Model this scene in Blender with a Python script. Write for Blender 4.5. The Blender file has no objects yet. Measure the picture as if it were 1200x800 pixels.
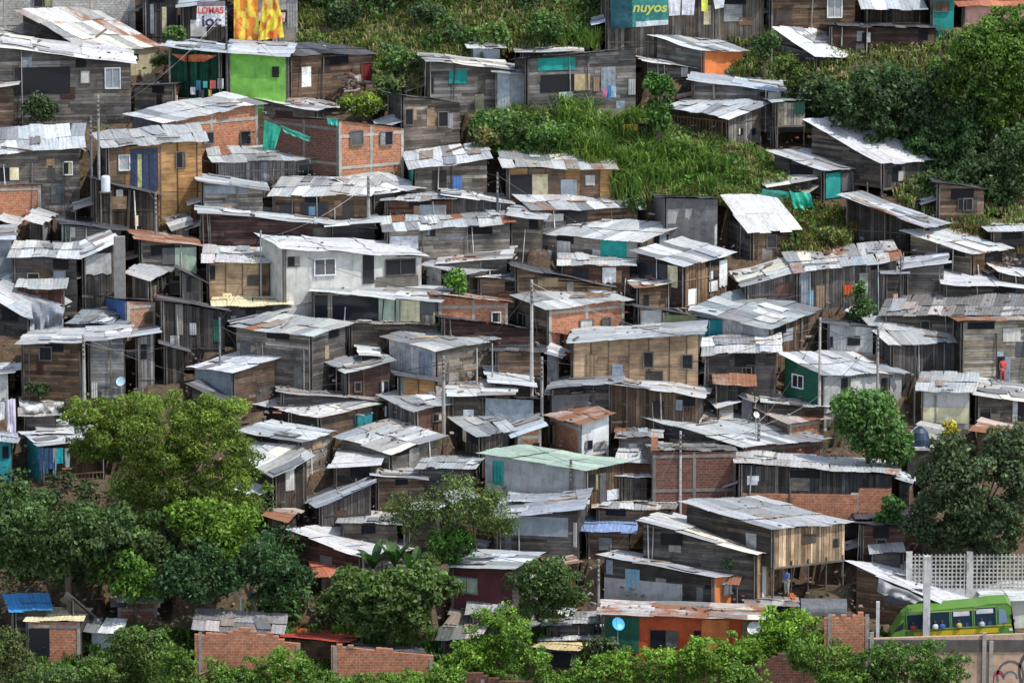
import bpy, math, random
from mathutils import Vector, Matrix, noise
R_ = random.Random(7)
sc = bpy.context.scene
COL = sc.collection
PITCH = math.radians(12); F = 7200.0
CP, SP = math.cos(PITCH), math.sin(PITCH)
# ---------------- terrain and camera rays ----------------
YC0 = 391.25; ZC0 = -83.16                    # the hillside point in the middle of the view
T27 = math.tan(math.radians(27)); T8 = math.tan(math.radians(8))
YB = 363.5                                    # where the slope meets the street terrace
def hz(y):
    if y > 520: return ZC0 + T27*(520-YC0) + (y-520)*0.05
    if y > YB: return ZC0 + T27*(y-YC0)
    z = ZC0 + T27*(YB-YC0)
    if y > 338: return z - T8*(YB-y)
    z -= T8*(YB-338)
    return z - (338-y)*0.22 if y > 200 else z - 138*0.22
def ray(px, py):
    a = (px-600)/F; b = (400-py)/F
    return Vector((a, CP + b*SP, -SP + b*CP))
def at(px, py, Y):
    d = ray(px, py); return d*(Y/d.y)
def depth(px, py):
    d = ray(px, py); lo, hi = 150.0, 900.0
    for _ in range(50):
        m = (lo+hi)/2
        if d.z*(m/d.y) > hz(m): lo = m
        else: hi = m
    return lo
def ground(px, py): return at(px, py, depth(px, py))

# ---------------- colours ----------------
PAL = dict(white=(.66,.67,.66), pale=(.50,.49,.45), grey=(.27,.27,.26), dgrey=(.10,.10,.105), black=(.015,.016,.02),
  blue=(.06,.13,.33), sky=(.22,.38,.50), steel=(.24,.275,.31), palegrey=(.37,.37,.36), navy=(.025,.04,.085), teal=(.02,.27,.24), tealblue=(.03,.26,.30), green=(.10,.30,.05),
  lime=(.19,.46,.08), dkgreen=(.02,.10,.06), orange=(.66,.20,.06), orangered=(.52,.09,.03), red=(.40,.05,.03), dkred=(.16,.02,.02), maroon=(.10,.03,.035),
  cream=(.62,.57,.36), tan=(.42,.29,.16), beige=(.50,.43,.27), wheat=(.50,.33,.14), olive=(.20,.21,.10), mint=(.34,.42,.33), yellow=(.75,.55,.06), pink=(.6,.33,.27),
  wd=(.064,.056,.050), wg=(.138,.122,.106), wb=(.122,.080,.052), wo=(.34,.19,.08), wl=(.24,.225,.20), wr=(.066,.036,.028), wt=(.30,.205,.125),
  brown=(.10,.06,.035), silver=(.42,.45,.48))
def vary(c, a, rnd=R_):
    k = math.exp(rnd.gauss(0, a)); w = rnd.gauss(0, a*.13)
    return (max(.004,c[0]*k*(1+w)), max(.004,c[1]*k), max(.004,c[2]*k*(1-w)))

# ---------------- materials ----------------
class NT:
    def __init__(s, name):
        s.m = bpy.data.materials.new(name); s.m.use_nodes = True; s.t = s.m.node_tree
        s.t.nodes.clear(); s.out = s.n('ShaderNodeOutputMaterial'); s.b = s.n('ShaderNodeBsdfPrincipled')
        s.t.links.new(s.b.outputs[0], s.out.inputs[0]); s.b.inputs['Specular IOR Level'].default_value = .25
    def n(s, k, **kw):
        x = s.t.nodes.new(k)
        for a, v in kw.items(): setattr(x, a, v)
        return x
    def l(s, a, b): s.t.links.new(a, b)
    def mix(s, f, a, b, mode='MIX'):
        x = s.n('ShaderNodeMix', data_type='RGBA', blend_type=mode)
        for i, v in ((0, f), (6, a), (7, b)):
            if hasattr(v, 'is_output') or isinstance(v, bpy.types.NodeSocket): s.l(v, x.inputs[i])
            elif i == 0: x.inputs[0].default_value = v
            else: x.inputs[i].default_value = (*v, 1) if len(v) == 3 else v
        return x.outputs[2]
    def ramp(s, f, pts):
        x = s.n('ShaderNodeValToRGB'); s.l(f, x.inputs[0]); e = x.color_ramp.elements
        while len(e) < len(pts): e.new(.5)
        for q, (p, c) in zip(e, pts):
            q.position = p; q.color = (c, c, c, 1) if not isinstance(c, tuple) else (*c, 1)
        return x.outputs[0]
    def noise(s, scale, vec, detail=3, rough=.6):
        x = s.n('ShaderNodeTexNoise'); x.inputs['Scale'].default_value = scale
        x.inputs['Detail'].default_value = detail; x.inputs['Roughness'].default_value = rough
        if vec: s.l(vec, x.inputs['Vector'])
        return x.outputs[0]
    def attr(s): return s.n('ShaderNodeAttribute', attribute_name='Col')
    def uv(s, sx=1, sy=1):
        t = s.n('ShaderNodeTexCoord'); m = s.n('ShaderNodeMapping'); s.l(t.outputs['UV'], m.inputs[0]); m.inputs['Scale'].default_value = (sx, sy, 1)
        return m.outputs[0]
    def pos(s):
        return s.n('ShaderNodeNewGeometry').outputs['Position']
    def bump(s, h, k, d=.03):
        x = s.n('ShaderNodeBump'); x.inputs['Strength'].default_value = k; x.inputs['Distance'].default_value = d
        s.l(h, x.inputs['Height']); s.l(x.outputs[0], s.b.inputs['Normal'])
    def math(s, op, a, b=None):
        x = s.n('ShaderNodeMath', operation=op)
        for i, v in enumerate((a, b)):
            if v is None: continue
            if isinstance(v, (int, float)): x.inputs[i].default_value = v
            else: s.l(v, x.inputs[i])
        return x.outputs[0]

def mk_wood():
    n = NT('weathered_wood'); a = n.attr()
    g = n.noise(1, n.uv(1.2, 16), 4, .7); st = n.noise(.9, n.pos(), 3)
    c = n.mix(1, a.outputs[0], n.ramp(g, [(.25, .45), (.5, 1.0), (.75, 1.55)]), 'MULTIPLY')
    c = n.mix(1, c, n.ramp(st, [(.3, .6), (.65, 1.3)]), 'MULTIPLY')
    n.l(c, n.b.inputs['Base Color']); n.b.inputs['Roughness'].default_value = .9; n.bump(g, .5); return n.m
def mk_roof():
    n = NT('roof_sheet'); a = n.attr()
    p = n.pos()
    s1 = n.noise(1, n.uv(.5, 5), 4, .65); s2 = n.noise(.55, p, 4, .65); s3 = n.noise(3.5, p, 4, .7)
    c = n.mix(1, a.outputs[0], n.ramp(s1, [(.25, .72), (.55, 1.04), (.8, 1.18)]), 'MULTIPLY')
    c = n.mix(1, c, n.ramp(s3, [(.3, .74), (.6, 1.06)]), 'MULTIPLY')
    # rust: the attribute's alpha moves the threshold
    f = n.math('ADD', n.math('MULTIPLY', s2, .65), n.math('MULTIPLY', s1, .45))
    f = n.math('ADD', f, n.math('SUBTRACT', a.outputs['Alpha'], .5))
    f = n.ramp(f, [(.56, 0.0), (.70, 1.0)])
    rc = n.mix(s3, (.17, .055, .025), (.36, .19, .115))
    c = n.mix(f, c, rc)
    dk = n.ramp(n.noise(1.7, p, 5, .75), [(.60, 0.0), (.72, .55)])
    c = n.mix(dk, c, (.12, .11, .10))
    n.l(c, n.b.inputs['Base Color']); n.b.inputs['Roughness'].default_value = .55; n.b.inputs['Metallic'].default_value = .12
    n.bump(s3, .25); return n.m
def mk_brick(name, c1, c2, mo, stain):
    n = NT(name); b = n.n('ShaderNodeTexBrick'); n.l(n.uv(), b.inputs['Vector'])
    for k, v in (('Color1', c1), ('Color2', c2), ('Mortar', mo)): b.inputs[k].default_value = (*v, 1)
    b.inputs['Scale'].default_value = 1; b.inputs['Brick Width'].default_value = .34; b.inputs['Row Height'].default_value = .17
    b.inputs['Mortar Size'].default_value = .018; b.inputs['Mortar Smooth'].default_value = .3
    st = n.noise(.8, n.pos(), 4, .7); s2 = n.noise(5, n.pos(), 3)
    c = n.mix(1, b.outputs[0], n.ramp(s2, [(.3, .7), (.7, 1.25)]), 'MULTIPLY')
    c = n.mix(n.ramp(st, [(.45, 0.0), (.75, stain)]), c, (.10, .07, .055))
    n.l(c, n.b.inputs['Base Color']); n.b.inputs['Roughness'].default_value = .9; n.bump(b.outputs[1], .4, .02); return n.m
def mk_plain(name, rough=.85, lo=.7, hi=1.15, scale=1.3, stain=.35, spec=.25, bump=.2):
    n = NT(name); a = n.attr(); p = n.pos()
    c = n.mix(1, a.outputs[0], n.ramp(n.noise(scale, p, 5, .65), [(.3, lo), (.65, hi)]), 'MULTIPLY')
    s = n.ramp(n.noise(1, n.uv(6, .5), 3, .6), [(.52, 0.0), (.75, stain)])
    c = n.mix(s, c, (.09, .08, .065))
    n.l(c, n.b.inputs['Base Color']); n.b.inputs['Roughness'].default_value = rough; n.b.inputs['Specular IOR Level'].default_value = spec
    n.bump(n.noise(6, p, 3), bump); return n.m
def mk_leaf():
    n = NT('leaves'); a = n.attr()
    c = n.mix(1, a.outputs[0], n.ramp(n.noise(2.0, n.pos(), 3), [(.3, .7), (.7, 1.25)]), 'MULTIPLY')
    n.l(c, n.b.inputs['Base Color']); n.b.inputs['Roughness'].default_value = .5; n.b.inputs['Specular IOR Level'].default_value = .3
    t = n.n('ShaderNodeBsdfTranslucent'); c2 = n.mix(1, c, (1.3, 1.5, .5), 'MULTIPLY'); n.l(c2, t.inputs[0])
    m = n.n('ShaderNodeMixShader'); m.inputs[0].default_value = .28
    n.l(n.b.outputs[0], m.inputs[1]); n.l(t.outputs[0], m.inputs[2]); n.l(m.outputs[0], n.out.inputs[0]); return n.m
def mk_glass():
    n = NT('window_glass'); a = n.attr(); n.l(a.outputs[0], n.b.inputs['Base Color']); n.b.inputs['Roughness'].default_value = .15
    n.b.inputs['Specular IOR Level'].default_value = .5; return n.m
def mk_earth():
    n = NT('hillside_earth'); p = n.pos()
    a = n.noise(.35, p, 6, .7); b = n.noise(2.2, p, 6, .75); c3 = n.noise(9, p, 4)
    c = n.mix(n.ramp(b, [(.35, 0.0), (.65, 1.0)]), (.050, .036, .026), (.16, .105, .065))
    c = n.mix(n.ramp(a, [(.52, 0.0), (.68, .7)]), c, (.045, .07, .022))
    c = n.mix(n.ramp(c3, [(.62, 0.0), (.72, .7)]), c, (.34, .31, .27))
    n.l(c, n.b.inputs['Base Color']); n.b.inputs['Roughness'].default_value = .95; n.bump(b, .9, .2); return n.m
MT = dict(wood=mk_wood(), roof=mk_roof(),
  brick=mk_brick('orange_brick', (.47, .18, .092), (.38, .135, .066), (.40, .28, .20), .45),
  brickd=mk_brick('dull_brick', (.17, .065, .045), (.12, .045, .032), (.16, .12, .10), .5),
  brickp=mk_brick('pinkish_brick', (.50, .25, .16), (.42, .20, .12), (.45, .38, .3), .3),
  block=mk_brick('grey_block', (.42, .41, .38), (.33, .32, .30), (.24, .23, .21), .35),
  paint=mk_plain('painted_surface'), tarp=mk_plain('plastic_sheet', .4, .65, 1.25, 2.2, .15, .4, .8), conc=mk_plain('concrete', .9, .7, 1.15, 2.5, .4),
  leaf=mk_leaf(), glass=mk_glass(), earth=mk_earth(), metal=mk_plain('painted_metal', .35, .9, 1.05, 3, .08, .5, .05))

# ---------------- mesh builder ----------------
class MB:
    def __init__(s): s.v = []; s.f = []; s.uv = []; s.c = []
    def poly(s, pts, uv=None, c=(1,1,1,0)):
        i = len(s.v); s.v += [tuple(p) for p in pts]; k = len(pts); s.f.append(tuple(range(i, i+k)))
        if uv is None: uv = [(0,0)]*k
        s.uv += uv
        if len(c) == 3: c = (*c, 0)
        s.c += [c]*k
    def box(s, o, ax, ay, az, c=(1,1,1)):
        """o corner, three edge vectors"""
        o = Vector(o); A, B, Cc = Vector(ax), Vector(ay), Vector(az)
        la, lb, lc = A.length, B.length, Cc.length
        if A.cross(B).dot(Cc) < 0: A, B = B, A; la, lb = lb, la
        def q(p, e, g, le, lg): s.poly([p, p+e, p+e+g, p+g], [(0,0),(le,0),(le,lg),(0,lg)], c)
        q(o, B, A, lb, la); q(o+Cc, A, B, la, lb)
        q(o, A, Cc, la, lc); q(o+B, Cc, A, lc, la)
        q(o, Cc, B, lc, lb); q(o+A, B, Cc, lb, lc)
    def tube(s, pts, r, c=(1,1,1), k=6, r2=None, cap=True):
        pts = [Vector(p) for p in pts]; n = len(pts); rings = []
        for i, p in enumerate(pts):
            d = (pts[min(i+1, n-1)] - pts[max(i-1, 0)]).normalized()
            a = d.cross(Vector((0,0,1)) if abs(d.z) < .9 else Vector((1,0,0))).normalized(); b = d.cross(a)
            rr = r if r2 is None else r + (r2-r)*i/(n-1)
            rings.append([p + (a*math.cos(2*math.pi*j/k) + b*math.sin(2*math.pi*j/k))*rr for j in range(k)])
        L = 0
        for i in range(n-1):
            l = (pts[i+1]-pts[i]).length
            for j in range(k):
                s.poly([rings[i][j], rings[i+1][j], rings[i+1][(j+1)%k], rings[i][(j+1)%k]], [(L, j*.1), (L+l, j*.1), (L+l, j*.1+.1), (L, j*.1+.1)], c)
            L += l
        if cap: s.poly(rings[0], None, c); s.poly(rings[-1][::-1], None, c)
    def lathe(s, o, prof, c, k=16, ax=None):
        o = Vector(o)
        for (r0, z0), (r1, z1) in zip(prof, prof[1:]):
            for j in range(k):
                a, b = 2*math.pi*j/k, 2*math.pi*(j+1)/k
                P = [Vector((r0*math.cos(a), r0*math.sin(a), z0)), Vector((r0*math.cos(b), r0*math.sin(b), z0)), Vector((r1*math.cos(b), r1*math.sin(b), z1)), Vector((r1*math.cos(a), r1*math.sin(a), z1))]
                if ax is not None: P = [ax @ p for p in P]
                s.poly([o+p for p in P], None, c)
    def build(s, name, mat, parent=None, loc=None, smooth=False):
        me = bpy.data.meshes.new(name)
        base = Vector(loc) if loc is not None else (Vector(parent['_o']) if parent is not None and '_o' in parent else Vector((0,0,0)))
        me.from_pydata([tuple(Vector(p)-base) for p in s.v], [], s.f)
        u = me.uv_layers.new(name='UVMap'); u.data.foreach_set('uv', [x for p in s.uv for x in p])
        a = me.color_attributes.new('Col', 'FLOAT_COLOR', 'CORNER'); a.data.foreach_set('color', [x for p in s.c for x in p])
        me.materials.append(MT[mat] if isinstance(mat, str) else mat)
        if smooth: me.polygons.foreach_set('use_smooth', [True]*len(me.polygons))
        me.update(); o = bpy.data.objects.new(name, me); COL.objects.link(o)
        if parent is not None: o.parent = parent
        elif loc is not None: o.location = base
        if '_o' not in o: o['_o'] = tuple(base)
        return o
def tag(o, label=None, cat=None, group=None, kind=None):
    if label: o['label'] = label
    if cat: o['category'] = cat
    if group: o['group'] = group
    if kind: o['kind'] = kind
    return o
def empty(name, loc, label, cat, group=None):
    o = bpy.data.objects.new(name, None); COL.objects.link(o); o.location = loc; o['_o'] = tuple(loc); o.empty_display_size = .2
    return tag(o, label, cat, group)

# ---------------- walls ----------------
PATCH = ['cream','beige','white','wt','wr','dgrey','dgrey','wd','wd','wl', 'wt', 'wd', 'wb', 'palegrey', 'grey', 'wg', 'wd', 'steel', 'pale', 'wg', 'wb']
class Face:
    """a vertical wall rectangle with a sloping top: p (bottom start, world), e (unit along), n (outward), length, zb, z0 -> z1 top"""
    def __init__(s, p, e, n, L, zb, z0, z1): s.p, s.e, s.n, s.L, s.zb, s.z0, s.z1 = Vector(p), Vector(e), Vector(n), L, zb, z0, z1
    def top(s, t): return s.z0 + (s.z1-s.z0)*t/s.L
    def P(s, t, z, off=0): v = s.p + s.e*t + s.n*off; return Vector((v.x, v.y, z))
    def hit(s, px, py):
        d = ray(px, py); den = d.dot(s.n)
        k = s.p.dot(s.n)/den; q = d*k
        return (q-s.p).dot(s.e), q.z
def backing(m, f, c, off=0):
    m.poly([f.P(0, f.zb, off), f.P(f.L, f.zb, off), f.P(f.L, f.top(f.L), off), f.P(0, f.top(0), off)], [(0, f.zb), (f.L, f.zb), (f.L, f.top(f.L)), (0, f.top(0))], c)
def boards(m, f, c, vert, rnd, var=.33):
    k_ = math.exp(rnd.gauss(0, .16)); w_ = rnd.uniform(-.08, .09); c = (c[0]*k_*(1+w_), c[1]*k_*(1+w_*.25), c[2]*k_*(1-w_))
    backing(m, f, (.02, .016, .013))
    if vert:
        t = 0
        while t < f.L:
            w = min(rnd.uniform(.14, .28), f.L-t)
            if w < .04: break
            o = .012 + rnd.random()*.03; cc = vary(c, var, rnd); g = .012
            lo = f.zb; dz = rnd.uniform(-.08, .02); U = rnd.random()*50
            m.poly([f.P(t+g, lo, o), f.P(t+w-g, lo, o), f.P(t+w-g, f.top(t+w)+dz, o), f.P(t+g, f.top(t)+dz, o)], [(U, t), (U, t+w), (U+2.5, t+w), (U+2.5, t)], cc)
            t += w
        for zz in (.35, .75):
            if rnd.random() < .5:
                z = f.zb + (min(f.z0, f.z1)-f.zb)*zz
                m.box(f.P(0, z, .045), f.e*f.L, f.n*.03, (0,0,.07), vary(c, .3, rnd))
    else:
        z = f.zb; zt = max(f.z0, f.z1)
        while z < zt:
            h = rnd.uniform(.15, .27); t = 0
            while t < f.L:
                w = min(rnd.uniform(1.2, 3.4), f.L-t)
                if f.L-t-w < .5: w = f.L-t
                a0, a1 = min(z+h, f.top(t)), min(z+h, f.top(t+w)); b0, b1 = min(z, a0), min(z, a1)
                if a0 > b0+.01 or a1 > b1+.01:
                    o = .012 + rnd.random()*.035; g = .012; cc = vary(c, var, rnd); j = rnd.uniform(-.012, .012); U = rnd.random()*50
                    m.poly([f.P(t+.008, b0+g+j, o), f.P(t+w-.008, b1+g-j, o), f.P(t+w-.008, a1, o+.008), f.P(t+.008, a0, o+.008)], [(U, z), (U+w, z), (U+w, z+h), (U, z+h)], cc)
                t += w
            z += h
def wallface(root, f, style, rnd, patches=True):
    """one wall of a house in the given style"""
    if f.L < .25: return
    st, _, col = style.partition(':'); m = MB(); mat = 'wood'
    if st in ('wd','wg','wb','wl','wr','wt','wo'): boards(m, f, PAL[st], False, rnd)
    elif st in ('vd','vg','vb','vl','vt','vo'): boards(m, f, PAL['w'+st[1]], True, rnd)
    elif st == 'ply':
        backing(m, f, (.03,.02,.012)); t = 0
        while t < f.L-.05:
            w = min(1.22*rnd.uniform(.85, 1.1), f.L-t); cc = vary(PAL[col or 'wo'], .2, rnd); U = rnd.random()*30
            if rnd.random() < .15: cc = vary(PAL['wb'], .2, rnd)
            zm = f.zb + (f.top(t)-f.zb)*rnd.uniform(.4, .7)
            m.poly([f.P(t+.01, f.zb, .02), f.P(t+w-.01, f.zb, .02), f.P(t+w-.01, zm, .02), f.P(t+.01, zm, .02)], [(U,0),(U+w*.3,0),(U+w*.3,1),(U,1)], vary(cc, .15, rnd))
            m.poly([f.P(t+.01, zm+.02, .03), f.P(t+w-.01, zm+.02, .03), f.P(t+w-.01, f.top(t+w), .03), f.P(t+.01, f.top(t), .03)], [(U,0),(U+w*.3,0),(U+w*.3,1),(U,1)], cc)
            m.box(f.P(max(0,t-.03), f.zb, .035), f.e*.07, f.n*.03, (0,0,f.top(t)-f.zb), vary(PAL['wb'], .25, rnd)); t += w
    elif st in ('br','bd','bp','bk'):
        mat = {'br':'brick','bd':'brickd','bp':'brickp','bk':'block'}[st]; backing(m, f, (1,1,1)); patches = False
        wall = m.build('wall', mat, root)
        k = MB(); cc = (.36,.33,.29) if st != 'bd' else (.17,.15,.13)
        nb = max(1, round(f.L/2.9))
        for i in range(nb+1):
            t = min(max(0, f.L*i/nb-.1), f.L-.2); k.box(f.P(t, f.zb, .002), f.e*.2, f.n*.03, (0,0,min(f.top(t), f.top(t+.2))-f.zb-.01), vary(cc, .08, rnd))
        H = min(f.z0, f.z1)-f.zb
        for hh in ([.96] if H < 4.2 else [.50, .97]):
            z = f.zb + H*hh
            k.box(f.P(0, z-.2, .003), f.e*f.L, f.n*.038, (0,0,.2), vary(cc, .08, rnd))
        k.build('concrete_frame', 'conc', root); return
    elif st == 'pl': backing(m, f, PAL[col or 'pale']); mat = 'paint'; patches = False
    elif st == 'sh':
        mat = 'tarp'; t = 0; backing(m, f, (.03,.03,.03))
        while t < f.L-.02:
            w = min(.85, f.L-t); cc = vary(PAL[col or 'grey'], .13, rnd); o = .01+rnd.random()*.03; k = 8
            for i in range(k):
                a, b = t+w*i/k, t+w*(i+1)/k; oa, ob = o+.02*(i%2), o+.02*((i+1)%2)
                m.poly([f.P(a, f.zb, oa), f.P(b, f.zb, ob), f.P(b, f.top(b), ob), f.P(a, f.top(a), oa)], [(a,0),(b,0),(b,2),(a,2)], cc)
            t += w
    elif st == 'tp':
        mat = 'tarp'; patches = False; c = PAL[col or 'dgrey']; N = max(3, int(f.L/.35))
        g = [[f.P(f.L*i/N, f.zb+(f.top(f.L*i/N)-f.zb)*j/6, .03+.10*noise.noise(Vector((i*.9, j*.6, f.p.x)))+.06) for j in range(7)] for i in range(N+1)]
        for i in range(N):
            for j in range(6): m.poly([g[i][j], g[i+1][j], g[i+1][j+1], g[i][j+1]], [(i*.3, j*.3), (i*.3+.3, j*.3), (i*.3+.3, j*.3+.3), (i*.3, j*.3+.3)], c)
    elif st == 'op':
        patches = False
        b = Face(f.p - f.n*1.3, f.e, f.n, f.L, f.zb, f.z0, f.z1); boards(m, b, PAL[col or 'wd'], True, rnd)
        np_ = max(2, int(f.L/1.6))
        for i in range(np_):
            t = .08 + (f.L-.16)*i/(np_-1); q = MB()
            q.tube([f.P(t, f.zb, -.05), f.P(t+rnd.uniform(-.05,.05), f.top(t)-.02, -.05)], .045, vary(PAL['wg'], .3, rnd), 6); q.build('post', 'wood', root)
        r = MB(); zr = f.zb + 1.6; r.box(f.P(0, zr, -.06), f.e*f.L, f.n*.04, (0,0,.08), PAL['wb'])
        for i in range(int(f.L/.25)): r.box(f.P(i*.25, f.zb+.7, -.05), f.e*.05, f.n*.02, (0,0,.9), vary(PAL['wb'], .3, rnd))
        r.build('railing', 'wood', root)
    m.build('wall', mat, root)
    if patches and f.L > 1.8:
        H = min(f.z0, f.z1)-f.zb
        for _ in range(int(f.L*H/9*rnd.uniform(.5, 1.6))):
            w, h = rnd.uniform(.4, 1.3), rnd.uniform(.4, 1.5)
            if w > f.L-.3 or h > H-.9: continue
            t = rnd.uniform(.05, f.L-w-.05); z = rnd.uniform(f.zb+.8, min(f.top(t), f.top(t+w))-h-.05)
            if z < f.zb+.1: continue
            q = MB(); c = vary(PAL[rnd.choice(PATCH)], .25, rnd); a = rnd.uniform(-.03, .03)
            q.poly([f.P(t, z, .062), f.P(t+w, z+a, .066), f.P(t+w, z+h+a, .064), f.P(t, z+h, .069)], [(0,0),(h,0),(h,w),(0,w)], c)
            q.build('patch_board', 'wood', root)
def opening(root, f, x0, y0, x1, y1, kind, rnd):
    (s0, za), (s1, zb2) = f.hit(x0, y1), f.hit(x1, y0)
    if s1 < s0: s0, s1 = s1, s0
    s0, s1 = max(.03, s0), min(f.L-.03, s1); z0, z1 = za, min(zb2, f.top((s0+s1)/2)-.03)
    if s1-s0 < .1 or z1-z0 < .1: return
    k, _, col = kind.partition(':')
    if k == 'b':
        m = MB(); m.box(f.P(s0, z0, .03), f.e*(s1-s0), f.n*.07, (0,0,z1-z0)); m.build('parapet', 'brick', root); return
    if k in ('p', 't'):                       # plain panel or hung sheet
        m = MB(); c = PAL[col]; N = 6
        for i in range(N):
            a, b = s0+(s1-s0)*i/N, s0+(s1-s0)*(i+1)/N; oa, ob = .075+.03*(i%2), .075+.03*((i+1)%2)
            if k == 't': da, db = .08*math.sin(i*2.1+s0), .08*math.sin((i+1)*2.1+s0)
            else: da = db = 0
            m.poly([f.P(a, z0+da, oa), f.P(b, z0+db, ob), f.P(b, z1, ob), f.P(a, z1, oa)], [(a,z0),(b,z0),(b,z1),(a,z1)], c)
        m.build('wall_panel' if k == 'p' else 'hung_sheet', 'tarp' if k == 't' else 'paint', root); return
    isdoor = k == 'd'; fr = .07 if not isdoor else .06
    m = MB(); fc = vary(PAL[{'w':'wg','f':'white','g':'wl','h':'black'}.get(k, 'wb')], .15, rnd)
    W, H = s1-s0, z1-z0
    if k != 'h':
        m.box(f.P(s0-fr, z0-(0 if isdoor else fr), .07), f.e*fr, f.n*.06, (0,0,H+(fr if isdoor else 2*fr)), fc)
        m.box(f.P(s1, z0-(0 if isdoor else fr), .07), f.e*fr, f.n*.06, (0,0,H+(fr if isdoor else 2*fr)), fc)
        m.box(f.P(s0, z1, .07), f.e*W, f.n*.06, (0,0,fr), fc)
        if not isdoor: m.box(f.P(s0, z0-fr, .07), f.e*W, f.n*.08, (0,0,fr), fc)
        if W > .9 and not isdoor: m.box(f.P(s0+W/2-.02, z0, .08), f.e*.04, f.n*.04, (0,0,H), fc)
    else: m.box(f.P(s0-.03, z0-.03, .05), f.e*(W+.06), f.n*.02, (0,0,.03), fc)
    w = m.build('door' if isdoor else 'window', 'wood' if k in 'wgdh' else 'paint', root)
    q = MB(); c = PAL[col] if col else (.017,.019,.024)
    q.poly([f.P(s0, z0, .078), f.P(s1, z0, .078), f.P(s1, z1, .078), f.P(s0, z1, .078)], [(0,0),(W,0),(W,H),(0,H)], c)
    q.build('door_leaf' if isdoor else 'pane', 'glass' if not col else 'paint', w)
    if not col and not isdoor and W > .35 and rnd.random() < .5:
        q = MB(); cw = W*rnd.uniform(.25, .45); a0 = s0 if rnd.random() < .5 else s1-cw; cc = vary(PAL[rnd.choice(('pale','steel','beige','wg','olive'))], .3, rnd)
        for i in range(4): q.poly([f.P(a0+cw*i/4, z0+.02, .082+.01*(i%2)), f.P(a0+cw*(i+1)/4, z0+.02, .082+.01*((i+1)%2)), f.P(a0+cw*(i+1)/4, z1, .082+.01*((i+1)%2)), f.P(a0+cw*i/4, z1, .082+.01*(i%2))], None, cc)
        q.build('curtain', 'tarp', w)

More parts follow.
